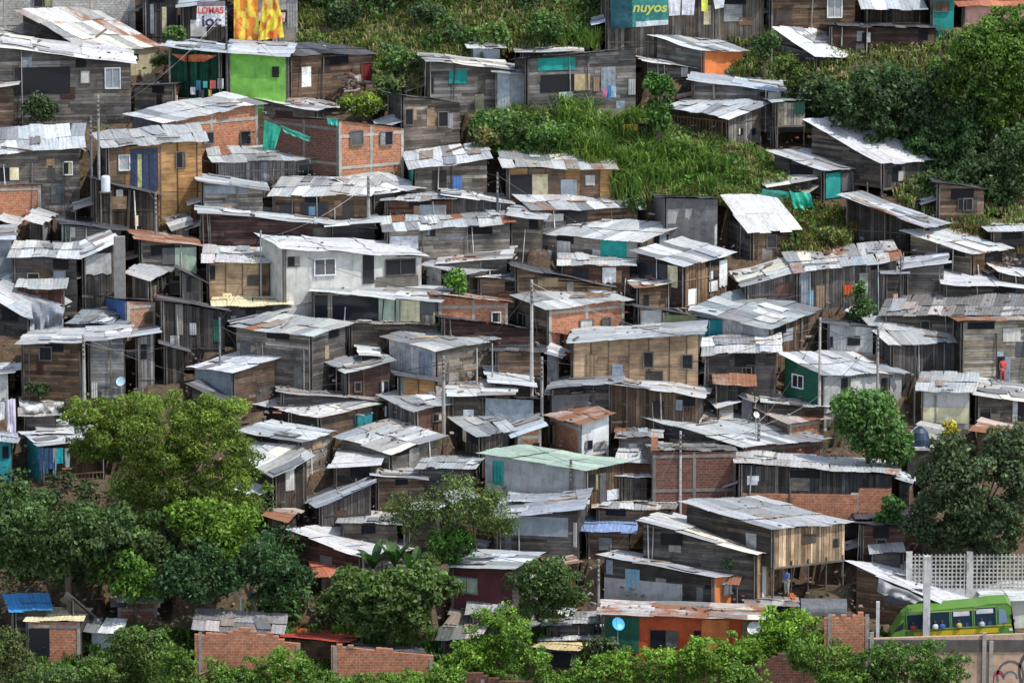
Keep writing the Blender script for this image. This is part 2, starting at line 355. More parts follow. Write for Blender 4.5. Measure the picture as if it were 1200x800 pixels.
# ---------------- roofs ----------------
ROOF = dict(W=((.55,.56,.565),.02,.07), w=((.435,.455,.46),.18,.17), g=((.34,.375,.40),.15,.18), m=((.38,.385,.38),.40,.25), r=((.42,.36,.32),.62,.18), d=((.085,.085,.095),.15,.3), k=((.24,.23,.22),.2,.3),
  blue=((.22,.31,.50),.0,.08), bblue=((.05,.25,.52),.0,.05), green=((.33,.42,.34),.0,.12), red=((.45,.075,.05),.0,.08), cream=((.72,.68,.45),.0,.05), tile=((.42,.15,.08),.1,.2), yel=((.62,.50,.28),.1,.15))
def roofmesh(root, C, eu, ev, Lu, Lv, zC, su, sv, style, rnd, name='roof', jit=.16, extra_mix=None):
    base, rust, var = ROOF[style]; m = MB(); hk = math.exp(rnd.gauss(0, .13)) if style in 'wgmkr' else 1; base = (base[0]*hk*rnd.uniform(.98,1.04), base[1]*hk, base[2]*hk*rnd.uniform(.95,1.03)); rust = max(0, rust+(rnd.gauss(0, .07) if style in 'wgmkr' else 0))
    alongv = abs(sv) >= abs(su)*.8
    Lr, Lx = (Lv, Lu) if alongv else (Lu, Lv)
    er, ex = (ev, eu) if alongv else (eu, ev)
    sr, sx = (sv, su) if alongv else (su, sv)
    seed = rnd.random()*100
    def Z(x, r):
        return zC + sx*x + sr*r + .13*noise.noise(Vector((x*.4+seed, r*.4, 0))) + .035*noise.noise(Vector((x*1.3, r*1.3+seed, 3)))
    nx = max(1, round(Lx/.82)); w = Lx/nx; nr = 1 if Lr < 2.6 else (2 if Lr < 5.4 else 3)
    bias = rnd.gauss(0, .08)
    for j in range(nr):
        for i in range(nx):
            if style in ('m', 'r', 'k') : ru = max(0, rust + rnd.gauss(0, .10))
            else: ru = max(0, rust + rnd.gauss(0, .05) + (.35 if rnd.random() < .05 else 0))
            c = vary(base, var, rnd)
            if style in ('w','g','m') and rnd.random() < .14: c = vary((.25,.26,.27), .2, rnd)
            if style == 'm' and rnd.random() < .14: c = vary((.66,.63,.52), .1, rnd)
            if style == 'm' and rnd.random() < .35: c = vary((.52,.53,.52), .1, rnd)
            if style in ('w','g') and rnd.random() < .25: c = tuple(x*1.12 for x in c)
            r0 = Lr*j/nr - (rnd.uniform(0, .25) if j else rnd.uniform(-.05, jit)); r1 = Lr*(j+1)/nr + (rnd.uniform(.02, .1) if j < nr-1 else rnd.uniform(-.05, jit))
            x0 = w*i - .05 - (rnd.uniform(0, jit*.6) if i == 0 else 0); x1 = w*(i+1)+.03 + (rnd.uniform(0, jit*.6) if i == nx-1 else 0)
            zo = .012*((i*7+j*3) % 3) + .02*j + rnd.uniform(0, .02); sk = rnd.gauss(0, .035); ns = 8; nl = max(2, int((r1-r0)/.7)); curl = rnd.uniform(-.02, .05)
            g = []
            for a in range(ns+1):
                x = x0 + (x1-x0)*a/ns; row = []
                for b in range(nl+1):
                    r = r0 + (r1-r0)*b/nl; xx = x + sk*(r-r0)
                    z = Z(xx, r) + zo + (.013 if a % 2 else -.003) + (curl if b == 0 else 0)
                    p = C + ex*xx + er*r; row.append(Vector((p.x, p.y, z)))
                g.append(row)
            U = rnd.random()*40
            for a in range(ns):
                for b in range(nl):
                    m.poly([g[a][b], g[a+1][b], g[a+1][b+1], g[a][b+1]], [(U+b*.7, a*.1+i), (U+b*.7, a*.1+.1+i), (U+b*.7+.7, a*.1+.1+i), (U+b*.7+.7, a*.1+i)], (*c, ru))
    rf_ = m.build(name, 'roof', root)
    if style in 'wgmk' and Lu*Lv > 9:
        for _ in range(rnd.choice((1,2,2,3))):
            q = MB(); L_, W_ = rnd.uniform(1.2, 2.4), rnd.uniform(.6, .95); x = rnd.uniform(0, max(.1, Lx-W_)); r = rnd.uniform(-.2, max(.1, Lr-L_)); an = rnd.gauss(0, .12)
            c = vary(rnd.choice([(.46,.47,.47),(.20,.20,.20),(.30,.25,.21),(.55,.55,.52),(.28,.30,.32),(.36,.38,.40)]), .2, rnd); ru = rnd.choice((.05, .1, .3, .4)); g = []
            for a_ in range(6):
                row = []
                for b_ in range(4):
                    xx, r_ = x+W_*a_/5, r+L_*b_/3; xx += an*(r_-r); p = C+ex*xx+er*r_
                    row.append(Vector((p.x, p.y, Z(xx, r_)+.085+.014*(a_ % 2)+(.06 if b_ in (0,3) else 0)*rnd.random())))
                g.append(row)
            for a_ in range(5):
                for b_ in range(3): q.poly([g[a_][b_], g[a_+1][b_], g[a_+1][b_+1], g[a_][b_+1]], [(b_*.7, a_*.1), (b_*.7, a_*.1+.1), (b_*.7+.7, a_*.1+.1), (b_*.7+.7, a_*.1)], (*c, ru))
            q.build('scrap_sheet', 'roof', rf_)
    return rf_

HOUSES = []
ROWS = []
def H(*a, **k): ROWS.append([list(a), k])
def build_house(label, L, C, R, base, wl, wr, roof, ops=(), dep=4.4, name=None, cat=None, over=.36, group=None, drop=1.2, clutter=None, stilts=None, kw_depth=None):
    rnd = random.Random(hash_(label))
    Y = depth(C[0], base); mpp = Y/F/CP
    g = at(C[0], base, Y)
    wlm, wrm = (C[0]-L[0])*mpp, (R[0]-C[0])*mpp
    if abs(wlm) <= abs(wrm):
        D = max(dep, abs(wlm)*1.3); dl = math.sqrt(max(.01, D*D-wlm*wlm)); dr = wlm*wrm/dl
    else:
        D = max(dep, abs(wrm)*1.3); dr = math.sqrt(max(.01, D*D-wrm*wrm)); dl = wlm*wrm/dr
    lim = kw_depth or max(5.4, dep+.9)
    if wlm > .5 and wrm > .5 and dl+dr > lim:      # irregular plots: the near corner opens past a right angle
        s_ = lim/(dl+dr); dl *= s_; dr *= s_
    ev = Vector((-wlm, dl, 0)); Lv = ev.length; ev.normalize(); eu = Vector((wrm, dr, 0)); Lu = eu.length; eu.normalize()
    zC = at(C[0], C[1], Y).z
    zL = at(L[0], L[1], Y+dl).z; zR = at(R[0], R[1], Y+dr).z
    su, sv = (zR-zC)/Lu, (zL-zC)/Lv
    C3 = Vector((g.x, g.y, 0))
    cat = cat or ('house' if (wl[:2] in ('br','bd','pl','bp','bk') or wr[:2] in ('br','pl','bp','bd','bk')) else 'shack')
    name = name or {'house': 'brick_house' if 'b' in (wl[0], wr[0]) else 'plastered_house', 'shack': 'wooden_shack'}.get(cat, cat)
    root = empty(name, (g.x, g.y, g.z), label, cat, group)
    o = min(over, Lu*.2, Lv*.2)
    zt = lambda u, v: zC + su*u + sv*v - .05
    zb = g.z - drop
    P = lambda u, v: C3 + eu*u + ev*v
    ul, vl = Lu-2*o, Lv-2*o
    fzb = zb if stilts is None else at(C[0], stilts, Y).z
    # right face: from C to R, seen from below-right; left face: from L to C
    nr_, nl_ = Vector((eu.y, -eu.x, 0)), Vector((-ev.y, ev.x, 0))
    fr = Face(P(o, o), eu, nr_, ul, fzb, zt(o, o), zt(Lu-o, o))
    fl = Face(P(o, Lv-o), -ev, nl_, vl, fzb, zt(o, Lv-o), zt(o, o))
    if abs(wrm) > .3 and wr != '-': wallface(root, fr, wr, rnd)
    if abs(wlm) > .3 and wl != '-': wallface(root, fl, wl, rnd)
    # far walls, plain boards, closing the box
    m = MB()
    for a, b in (((Lu-o, o), (Lu-o, Lv-o)), ((Lu-o, Lv-o), (o, Lv-o))) + ((((o, Lv-o), (o, o)),) if abs(wlm) <= .3 else ()) + ((((o, o), (Lu-o, o)),) if abs(wrm) <= .3 else ()):
        p, q = P(*a), P(*b)
        m.poly([(p.x, p.y, fzb), (q.x, q.y, fzb), (q.x, q.y, zt(*b)), (p.x, p.y, zt(*a))], [(0,0),(4,0),(4,3),(0,3)], PAL['wd'])
    fl_z = fzb+.02
    m.poly([(*P(o,o).xy, fl_z), (*P(Lu-o,o).xy, fl_z), (*P(Lu-o,Lv-o).xy, fl_z), (*P(o,Lv-o).xy, fl_z)], None, PAL['wd'])
    m.build('rear_wall', 'wood', root)
    if stilts is not None:
        for f in (fr, fl):
            n = max(2, int(f.L/1.1)+1)
            for i in range(n):
                t = .05+(f.L-.1)*i/(n-1); q = MB(); q.tube([f.P(t, zb-.5, -.05), f.P(t+rnd.uniform(-.08,.08), fzb+.3, .09)], .05, vary(PAL['wg'], .35, rnd), 6)
                q.build('stilt', 'wood', root)
        q = MB(); q.box(fr.P(0, fzb-.12, -.2), fr.e*fr.L, fr.n*.35, (0,0,.12), PAL['wg']); q.build('floor_beam', 'wood', root)
    # corner post and loose uprights
    for f in (fr, fl):
        if f.L > 1 and (wl if f is fl else wr)[0] in 'wvp':
            q = MB(); q.tube([f.P(.05 if f is fr else f.L-.05, f.zb, .09), f.P(.05 if f is fr else f.L-.05, f.top(0 if f is fr else f.L)-.03, .09)], .05, vary(PAL['wg'], .25, rnd), 6); q.build('corner_post', 'wood', root)
    for op in ops:
        x0, y0, x1, y1, k = op; xm = (x0+x1)/2
        f = fl if xm < C[0] else fr
        if abs(wrm) <= .3: f = fl
        if abs(wlm) <= .3: f = fr
        opening(root, f, x0, y0, x1, y1, k, rnd)
    if not ops and cat == 'shack':
        f = fr if fr.L*abs(wrm) > fl.L*abs(wlm) else fl
        Hh = min(f.z0, f.z1)-g.z
        if f.L > 2.5 and Hh > 1.6:
            for _ in range(rnd.choice((1, 1, 2))):
                t = rnd.uniform(.4, f.L-1.3); q = f.P(t, g.z+Hh*.4); q2 = f.P(t+.65, g.z+Hh*.4+.7)
                # converted through the same code as the measured ones
                m = MB(); w_, h_ = rnd.uniform(.5, .8), rnd.uniform(.6, .9); z0 = g.z+Hh*.38; z1 = min(z0+h_, f.top(t)-.1, f.top(t+w_)-.1)
                if z1-z0 < .2: continue
                c = vary(PAL['wg'], .3, rnd)
                for (a, b, cc, d) in ((t-.06, z0-.06, .06, z1-z0+.12), (t+w_, z0-.06, .06, z1-z0+.12), (t, z1, w_, .06), (t, z0-.06, w_, .06)):
                    m.box(f.P(a, b, .07), f.e*cc, f.n*.05, (0,0,d), c)
                w = m.build('window', 'wood', root); q = MB(); cc = (.017,.019,.024) if rnd.random() < .7 else vary(PAL['steel'], .3, rnd)
                q.poly([f.P(t, z0, .076), f.P(t+w_, z0, .076), f.P(t+w_, z1, .076), f.P(t, z1, .076)], None, cc); q.build('pane', 'glass', w)
    if cat == 'shack' and stilts is None and name != 'lean_to':
        for f in (fr, fl):
            Hh = min(f.z0, f.z1)-g.z; mine = [q for q in ops if ((q[0]+q[2])/2 < C[0]) == (f is fl)]
            if f.L < 2.6 or Hh < 2.0 or mine or 'p' in (wl[0], wr[0]) or (wl if f is fl else wr)[0] not in 'wvs' or rnd.random() < .15: continue
            w_ = f.L*(rnd.uniform(.5, .95) if not mine else rnd.uniform(.35,.5)); t0 = rnd.uniform(0, f.L-w_); d_ = rnd.uniform(.9, 1.6); zt_ = g.z+Hh*rnd.uniform(.45, .62); st = rnd.choice('wgmmrw')
            p_ = f.P(t0, 0, .05)
            aw = roofmesh(root, Vector((p_.x, p_.y, 0))+f.n*d_, f.e, -f.n, w_, d_, zt_-.30, rnd.uniform(-.05,.05), .28, st, rnd, 'awning')
            for tt in (t0+.1, t0+w_-.1):
                q = MB(); q.tube([f.P(tt, g.z-.6, d_-.1), f.P(tt, zt_-.33, d_-.1)], .04, vary(PAL['wg'], .3, rnd), 5); q.build('post', 'wood', aw)
            q = MB(); ff = Face(f.P(t0+.1, 0, d_*.75), f.e, f.n, (w_-.2)*rnd.uniform(.4, 1), g.z-.8, zt_-.3, zt_-.3); boards(q, ff, PAL[rnd.choice(('wd','wb','wg','wr'))], rnd.random() < .5, rnd); q.build('screen', 'wood', aw)
        for f in (fr, fl):
            if f.L < 2 or (wl if f is fl else wr)[0] not in 'wv': continue
            for _ in range(int(f.L/1.6*rnd.uniform(.3, 1.3))):
                t = rnd.uniform(.1, f.L-.1); q = MB(); tt = min(max(t+rnd.uniform(-.25,.25), .05), f.L-.05); o1 = rnd.uniform(.12,.3)
                q.tube([f.P(t, f.zb, o1+.05), f.P(tt, f.top(tt)-rnd.choice((.05,.05,.8)), .12)], rnd.uniform(.025,.05), vary(PAL[rnd.choice(('wl','wg','wd','pale'))], .3, rnd), 5)
                q.build('prop_pole', 'wood', root)
            Hh = min(f.z0, f.z1)-g.z
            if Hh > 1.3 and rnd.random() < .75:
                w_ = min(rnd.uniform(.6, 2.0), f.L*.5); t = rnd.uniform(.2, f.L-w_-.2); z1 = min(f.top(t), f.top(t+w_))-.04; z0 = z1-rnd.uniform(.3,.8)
                q = MB(); q.poly([f.P(t,z0,.071), f.P(t+w_,z0+rnd.uniform(-.08,.08),.071), f.P(t+w_,z1,.071), f.P(t,z1,.071)], None, (.012,.012,.014)); q.build('ventilation_gap', 'wood', root)  # flat near-black patch under the eave: a shadow gap painted on the boards
    roofmesh(root, C3, eu, ev, Lu, Lv, zC, su, sv, roof, rnd)
    rr = .5
    HOUSES.append(dict(gz=g.z, root=root, C=C3, eu=eu, ev=ev, Lu=Lu, Lv=Lv, zC=zC, su=su, sv=sv, label=label, roof=roof, fr=fr, fl=fl, rnd=rnd, cat=cat))
    return root
def hash_(s):
    h = 2166136261
    for ch in s: h = ((h ^ ord(ch))*16777619) & 0xffffffff
    return h

ZONE = [(0,60),(190,60),(200,120),(440,120),(450,150),(560,185),(590,190),(720,210),(770,240),(860,300),(1000,305),(1060,235),(1200,260),(1200,545),(1075,545),(1075,660),(990,700),(720,745),(640,735),(520,745),(500,640),(318,640),(296,560),(300,470),(200,455),(90,460),(0,455)]
VEG = [(80,447,296,600),(975,452,1068,545)]
def roof_poly(r):
    L, C, R = r[0][1], r[0][2], r[0][3]; return [L, C, R, (L[0]+R[0]-C[0], L[1]+R[1]-C[1])]
def finish_houses():
    import bisect
    # walls that stop short of the roof below them go down to it
    def span(P, x):
        ys = []
        for (x0,y0),(x1,y1) in zip(P, P[1:]+P[:1]):
            if (x0 <= x < x1) or (x1 <= x < x0): ys.append(y0+(y1-y0)*(x-x0)/(x1-x0))
        return (min(ys), max(ys)) if ys else None
    polys = [roof_poly(r) for r in ROWS]
    for i, r in enumerate(ROWS):
        x0, x1 = r[0][1][0], r[0][3][0]; gaps = []; base = r[0][4]
        for k in range(12):
            x = x0+(x1-x0)*(k+.5)/12; best = None
            for j, P in enumerate(polys):
                if j == i: continue
                s = span(P, x)
                if s and s[0] > r[0][2][1]+8 and s[1] > base-2: best = s[0] if best is None else min(best, s[0])
            if best is not None: gaps.append(best-base)
        if gaps and 'stilts' not in r[1] and base < 690:
            gaps.sort(); g = gaps[int(len(gaps)*.6)]
            if 0 < g <= 8: r[0][4] = base+g+2
    # lean-tos squeezed into what is left
    G = 4; NX, NY = 300, 200; m = [[False]*NX for _ in range(NY)]
    def fill(P):
        for ix in range(NX):
            s = span(P, ix*G+2)
            if s:
                for iy in range(max(0,int(s[0]//G)), min(NY, int(s[1]//G)+1)): m[iy][ix] = True
    for r in ROWS:
        L, C, R, b = r[0][1], r[0][2], r[0][3], r[0][4]; fill(roof_poly(r)); fill([L, C, R, (R[0], b-4), (C[0], b), (L[0], b-4)])
    for iy in range(NY):
        for ix in range(NX):
            x, y = ix*G+2, iy*G+2
            if not inpoly(x, y, ZONE) or any(a < x < c and b < y < d for a, b, c, d in VEG): m[iy][ix] = True
    rnd = random.Random(77); used = {}; n = 0
    for iy in range(NY-4):
        for ix in range(NX-6):
            if any(m[iy+dy][ix+dx] for dy in range(3) for dx in range(6)): continue
            w = 6
            while w < rnd.randint(12, 22) and ix+w < NX and not any(m[iy+dy][ix+w] for dy in range(3)): w += 1
            h = 3
            while h < 12 and iy+h < NY and sum(m[iy+h][ix+dx] for dx in range(w)) < w*.4: h += 1
            x, y, W, Hh = ix*G, iy*G, w*G, h*G
            rf = rnd.choice('wwgmmmkr'); rh = rnd.uniform(6, 12); sl = rnd.uniform(-6, 6); mode = rnd.random(); base = y+Hh+4
            if mode < .4: L, C, R = (x+rnd.uniform(5,12), y+2), (x-1, y+rh+3), (x+W+1, y+rh+sl)
            elif mode < .7: L, C, R = (x-3, y+3), (x+W*.3, y+rh+4), (x+W+3, y+rh-3)
            else: L, C, R = (x-3, y+rh-2), (x+W*.7, y+rh+4), (x+W+3, y+2)
            wl = rnd.choice(['wd','vd','wg','vg','wb','wr','tp:dgrey']); wr = rnd.choice(['wg','vg','wb','wd','vb','sh:steel','bd','wl'])
            near = min(ROWS[:NB0], key=lambda r: abs(r[0][2][0]-x-W/2)+1.6*abs(r[0][2][1]+20-y))
            wn = {'wg':'grey boarded','vg':'grey slatted','wb':'brown boarded','wd':'dark boarded','vb':'brown slatted','sh:steel':'steel sheeted','bd':'brick fronted','wl':'pale boarded'}[wr]
            rn = {'w':'white roofed','g':'grey roofed','m':'patch roofed','k':'dark roofed','r':'rusty roofed'}[rf]
            ref = short_ref(near[0][0]); pos = 'below' if y > near[0][2][1]+10 else 'beside'
            lab = f'{rn} {wn} lean-to {pos} the {ref}'
            alts = ['narrow','small','wide','cramped','sagging','crooked']; q = lab
            while q in used: q = alts.pop(0)+' '+lab if alts else lab+' again'
            used[q] = 1
            ROWS.append([[q, L, C, R, base, wl, wr, rf], dict(dep=rnd.uniform(2.6, 3.8), name='lean_to')]); n += 1
            fill(roof_poly(ROWS[-1])); fill([(x-4,y),(x+W+4,y),(x+W+4,base),(x-4,base)])
    print('lean-tos', n)
    for r in ROWS:
        if r[0][7] in ('w','g','m','r','k','W'):
            w = r[0][3][0]-r[0][1][0]; r[0][1] = (r[0][1][0], r[0][1][1]-min(5, max(1.5, w/28)))
        build_house(*r[0], **r[1])
def short_ref(s):
    w = s.split(); out = []
    for k in w:
        if len(out) >= 9: break
        out.append(k)
    bad = {'a','an','the','of','with','under','and','in','at','by','on','left','right','below','above','behind','to','beside','between','over','from','its','two','one','small','pale','white','dark','grey','roof' } 
    while len(out) > 3 and out[-1] in bad - {'roof'}: out.pop()
    return ' '.join(out)
def inpoly(x, y, P):
    c = False
    for (x0,y0),(x1,y1) in zip(P, P[1:]+P[:1]):
        if (y0 > y) != (y1 > y) and x < (x1-x0)*(y-y0)/(y1-y0)+x0: c = not c
    return c
# ---------------- the houses: roof corners left, near, right and foot of the wall, as surveyed from the photograph ----------------
# row at the top of the slope
H('long grey block building with concrete columns above the top left roofs', (-60,-30),(-50,-22),(162,-22), 54,'bk','bk','g', [(40,-5,60,8,'w')], cat='building', name='block_building')
H('dark open shed beside the end of the grey block building', (160,-25),(164,-8),(214,-6), 45,'vd','vd','d', [(168,5,180,40,'h'),(190,8,206,40,'h')])
H('small grey hut carrying the white lettered banner', (203,-3),(208,9),(272,-2), 52,'pl:palegrey','vd','g')
H('grey panel hut standing behind the yellow and orange banner', (270,-20),(272,-10),(354,-9), 50,'vb','sh:palegrey','g')
H('beige walled house with two small windows under a long rust streaked roof', (14,17),(105,60),(190,55), 92,'wd','pl:beige','m', [(117,60,124,69,'h'),(126,60,133,69,'h'),(153,63,162,71,'h')])
H('low dark shack with patched grey roof at the upper left edge', (-14,30),(-6,46),(104,59), 78,'wd','wd','m')
H('large grey plank shack with two pale panes under a half rusted roof', (-24,42),(-16,53),(158,76), 148,'wd','wg','m', [(95,83,105,97,'w:pale'),(124,80,140,103,'f:steel'),(18,78,82,110,'h')])
H('brown plank shack cut by the left edge beside the round bush', (-24,92),(-20,104),(22,99), 152,'wb','wb','m')
H('low shack with brown end wall between bush and green house', (150,101),(208,98),(224,93), 130,'wg','wb','d', [(184,111,190,122,'h')])
H('bright green house with one small dark window', (268,50),(262,62),(340,67), 120,'pl:green','pl:lime','g', [(319,78,327,90,'h')], name='painted_house', cat='house')
H('open green veranda hung with washing left of the bright green house', (198,47),(191,54),(264,61), 114,'op:dkgreen','op:dkgreen','g', cat='veranda', name='veranda')
H('brown board house with a dark red door right of the green house', (300,50),(338,65),(444,65), 108,'wd','wb','d', [(424,73,442,104,'d:dkred'),(418,87,424,97,'p:pale')])
H('orange brick house with grey side wall and two small windows below the green house', (143,138),(193,145),(310,121), 188,'sh:dgrey','br','w', [(239,155,249,168,'w'),(282,154,292,169,'w')])
H('low grey shack under a pink streaked roof behind the shaded brick wall', (290,118),(372,131),(408,124), 142,'wg','wg','m')
H('tall two storey brick house with shaded brick side and three windows', (312,137),(397,140),(475,150), 214,'bd','br','d', [(411,153,424,170,'w:dgrey'),(446,154,459,170,'w'),(447,202,460,214,'w:blue')], over=.1)  # left side gets the darker brick: its shade is put into the colour
H('dark shack under a pale roof directly below the brick houses', (238,178),(250,192),(385,186), 214,'wd','vg','w', [(350,192,372,206,'w'),(392,190,397,200,'p:steel')])
H('dark grey two room shack beside the tall brick house', (446,108),(468,111),(546,121), 176,'wd','wg','d', [(475,128,483,146,'w'),(514,131,524,148,'w'),(524,132,530,150,'p:steel')])
H('tall shack with teal panel on the upper wall under scrap roof', (488,66),(498,72),(600,82), 134,'wd','wg','m', [(526,82,547,98,'p:teal'),(503,90,508,108,'h')])
H('tiny hut with teal side and whitish roof on the grassy slope', (536,44),(549,57),(592,58), 76,'pl:teal','tp:steel','m')
H('shack with blue grey metal wall and square black window', (572,76),(577,84),(646,90), 134,'wd','sh:steel','g', [(572,97,583,110,'h'),(548,115,566,127,'p:pale')])
H('low pink roofed shack behind the patchwork shack', (600,52),(606,61),(684,61), 78,'wd','wd','m')
H('big patchwork shack with teal board, black opening and washing outside', (596,70),(613,69),(752,56), 140,'wd','wg','d', [(630,67,674,83,'p:teal'),(633,86,691,108,'h'),(695,90,702,107,'p:wt'),(704,78,721,106,'t:steel'),(736,92,748,111,'p:palegrey')])
H('small lean-to with tilted grey sheet left of the patchwork shack', (612,83),(648,97),(652,95), 120,'wd','wd','g', [(618,104,622,112,'h')])
H('brown fence walled shack behind the teal banner', (700,-20),(706,-8),(900,-6), 52,'wb','vg','d', [(756,-2,765,8,'h')])
H('orange end walled house with grey side under bluish white roof', (762,46),(823,61),(881,60), 94,'wg','pl:orange','w', [(851,80,861,93,'g:pale')], name='painted_house', cat='house')
H('low brown hut with ragged roof edge below the grey and orange house', (745,67),(752,72),(824,81), 94,'wb','wd','m', [(798,79,806,90,'p:pale')])
H('long dark shack with narrow sloping roof above the stilted shack', (812,88),(806,95),(964,112), 134,'wb','wg','g', [(900,104,948,120,'h')])
H('stilted grey vertical board shack with blue door and open left side', (774,131),(853,139),(902,122), 178,'op:wb','vg','w', [(865,150,870,158,'h'),(880,150,885,158,'h')], stilts=172)
H('pale plank hut on thin stilts near the upper right trees', (896,116),(905,121),(950,118), 176,'vg','vl','g', [(930,119,950,134,'t:dkgreen')], stilts=148)
H('tall brown board house with curtained window at the top edge', (890,-22),(898,-8),(1008,-8), 44,'wb','wb','m', [(970,-6,986,20,'f:palegrey')])
H('open porch with white roof and dark ledge at the top right', (1004,-12),(1010,11),(1085,12), 36,'op','op','w', cat='porch', name='porch')
H('long dark brown lower wall house below the white porch', (965,24),(968,30),(1102,34), 62,'wd','wr','d', [(1010,38,1020,50,'h')])
H('small teal painted house at the top right', (1083,-10),(1087,-3),(1124,-1), 34,'pl:teal','pl:teal','d', [(1096,2,1112,13,'w:wb')], name='painted_house', cat='house')
H('brick house with clay tiled roof in the top right corner', (1118,-6),(1124,8),(1216,7), 28,'wd','pl:pink','tile')
H('dark shack under a patched white roof in front of the brown board house', (905,37),(955,66),(1038,69), 84,'wd','wd','w')
# second belt
H('wide grey weatherboard shack under white roof at the left edge', (-45,158),(-36,182),(99,174), 250,'wd','wg','w', [(75,190,84,204,'f'),(-20,196,22,212,'h')], dep=5)
H('orange plywood shack with blue black opening under white roof', (104,160),(122,175),(243,165), 258,'wd','ply:wo','w', [(140,182,151,199,'f:palegrey'),(153,173,185,224,'t:navy'),(207,178,216,196,'w'),(160,180,178,220,'h')], dep=5)
H('low bright brick hut front at the left edge under the weatherboard shack', (-20,212),(-16,216),(48,216), 250,'br','br','d', over=.05, dep=1.2)
H('dark vertical board shack behind the white water tank', (98,204),(106,208),(192,231), 272,'vd','vd','d', [(158,252,167,265,'h'),(136,222,144,230,'p:pale')])
H('shack with a pale blue upper band right of the orange shack', (226,206),(232,212),(314,223), 264,'wd','wg','g', [(232,214,292,227,'p:steel')])
H('wide low shack with several roof sheets left of the leaning pole', (328,211),(314,230),(434,230), 258,'wb','wb','w', [(328,240,345,252,'h'),(352,238,385,252,'h'),(362,242,370,252,'p:sky'),(402,236,415,256,'p:wd')])
H('shack with pale ridged roof below the tall brick house', (388,212),(436,229),(500,222), 252,'wb','wd','w')
H('small shack with grey blue door panel and bricks under thin white roof', (452,229),(446,236),(534,234), 264,'vg','wr','w', [(485,241,492,258,'p:wt'),(492,240,511,262,'p:steel'),(511,240,523,260,'p:grey')])
H('cluttered dark shack with a white roof scrap right of the brick house', (512,221),(518,228),(604,240), 264,'wd','vd','m')
H('white roofed shack with teal tarp corner right of the brick house', (472,182),(480,200),(577,187), 228,'tp:teal','wg','w', [(530,206,541,222,'t:blue')])
H('orange board shack with dark opening and teal window beside the tall grass', (583,181),(590,197),(724,200), 240,'wd','ply:wo','m', [(596,204,642,232,'h'),(657,210,676,232,'h:steel'),(686,205,697,217,'p:pale')], dep=5)
H('low shack with pale blue roof under the orange board shack', (600,231),(624,247),(756,245), 274,'wt','wb','w', [(630,250,660,260,'p:pale'),(664,248,688,262,'h')])
H('dark grey tarp covered shack left of the bright white slanting roof', (762,228),(775,231),(848,233), 292,'tp:dgrey','tp:dgrey','d', [(782,244,818,262,'p:grey'),(832,262,848,296,'h')])
H('dark shack with dazzling white slanting roof on the grass edge', (847,233),(878,273),(940,270), 306,'wd','wb','W', over=.4)
H('long grey brown board shack with silver tarp over the white plastered house', (442,258),(450,273),(604,262), 308,'wd','wg','w', [(452,276,490,292,'t:silver'),(500,268,510,276,'h')])
H('long dark brown plank wall shack running above the white plastered house', (226,241),(231,249),(440,268), 290,'wr','wr','g')
H('low pale roofed shack behind the leaning pole', (372,254),(383,266),(446,260), 286,'wd','wd','w')
H('shack with green panel and drooping white roof end in the centre', (612,278),(750,284),(803,264), 314,'wg','wt','w', [(704,281,735,301,'p:teal'),(735,281,750,301,'p:grey'),(653,283,669,305,'p:pale'),(772,272,780,290,'p:steel')], dep=5.2)
H('big plastered white house with framed windows and a dark porch', (296,279),(330,291),(502,302), 378,'pl:pale','pl:pale','W', [(337,300,351,312,'h'),(369,303,392,322,'f:dgrey'),(425,298,438,332,'h'),(452,303,486,322,'w'),(440,322,490,337,'p:wg')], name='plastered_house', dep=6)
H('pale shack with corrugated side and a climber in front', (490,313),(548,322),(600,312), 354,'sh:pale','wg','w', [(518,318,545,345,'h')])
H('long brown plank shack with curved dark roof in the middle of the slope', (592,304),(600,312),(724,338), 362,'wb','wb','d', [(630,325,654,336,'p:wt'),(664,330,672,348,'p:wl')])
H('dark open shack with torn white cloth under grey roof', (656,301),(654,311),(744,312), 336,'vd','wr','w', [(706,313,722,331,'t:white'),(672,314,690,326,'h')])
H('shack with white sheet on its right corner and black window', (740,298),(802,313),(863,297), 366,'wr','vb','w', [(842,302,861,336,'t:white'),(830,316,841,328,'h'),(830,328,840,342,'p:white'),(740,312,795,329,'h')], dep=5)
H('low brown shack with rust flecked roof below the dark open shack', (722,327),(744,337),(795,330), 366,'wd','wb','m', [(780,347,793,362,'h'),(754,345,760,360,'h')])
H('long grey board shack with tilted scrap roof right of the white sheet', (858,322),(870,337),(940,318), 364,'wd','vg','m')
H('brown board shack with pale blue door and orange patch', (922,301),(930,320),(1058,306), 362,'vg','vg','m', [(937,318,948,358,'p:steel'),(945,340,953,358,'p:sky'),(988,333,999,345,'p:orangered'),(956,334,966,360,'p:wt')], dep=5)
H('small hut with ragged white roof and green tarp side by the grass', (892,206),(898,221),(958,209), 240,'vd','vd','m')
H('shack with teal door under bluish roof right of the stilted shack', (900,181),(964,200),(1019,198), 236,'wd','wd','w', [(967,201,985,233,'p:teal'),(986,201,1001,224,'p:dgrey')])
H('stilted shack under wide bright white roof beside the dark trees', (944,146),(1034,193),(1097,188), 232,'wd','vd','W', [(1045,194,1060,212,'h'),(1052,200,1058,212,'p:pale')], dep=5, stilts=222)
H('open stilt shelter under a long narrow grey roof on the bank', (984,234),(1086,267),(1118,263), 306,'op','op','g', cat='shelter', name='shelter')
H('shack with rubble covered roof above the right hand bank', (1060,276),(1140,298),(1192,292), 332,'wg','wb','m', [(1100,292,1118,312,'h')])
H('low dark shack under a short pale roof beside the tall bush', (1058,304),(1056,316),(1112,309), 358,'wd','wd','w')
H('dark shack behind the tall bush at the end of the brown boards', (1028,308),(1032,322),(1064,320), 364,'wd','wd','w', [(1046,344,1052,354,'p:pink')])
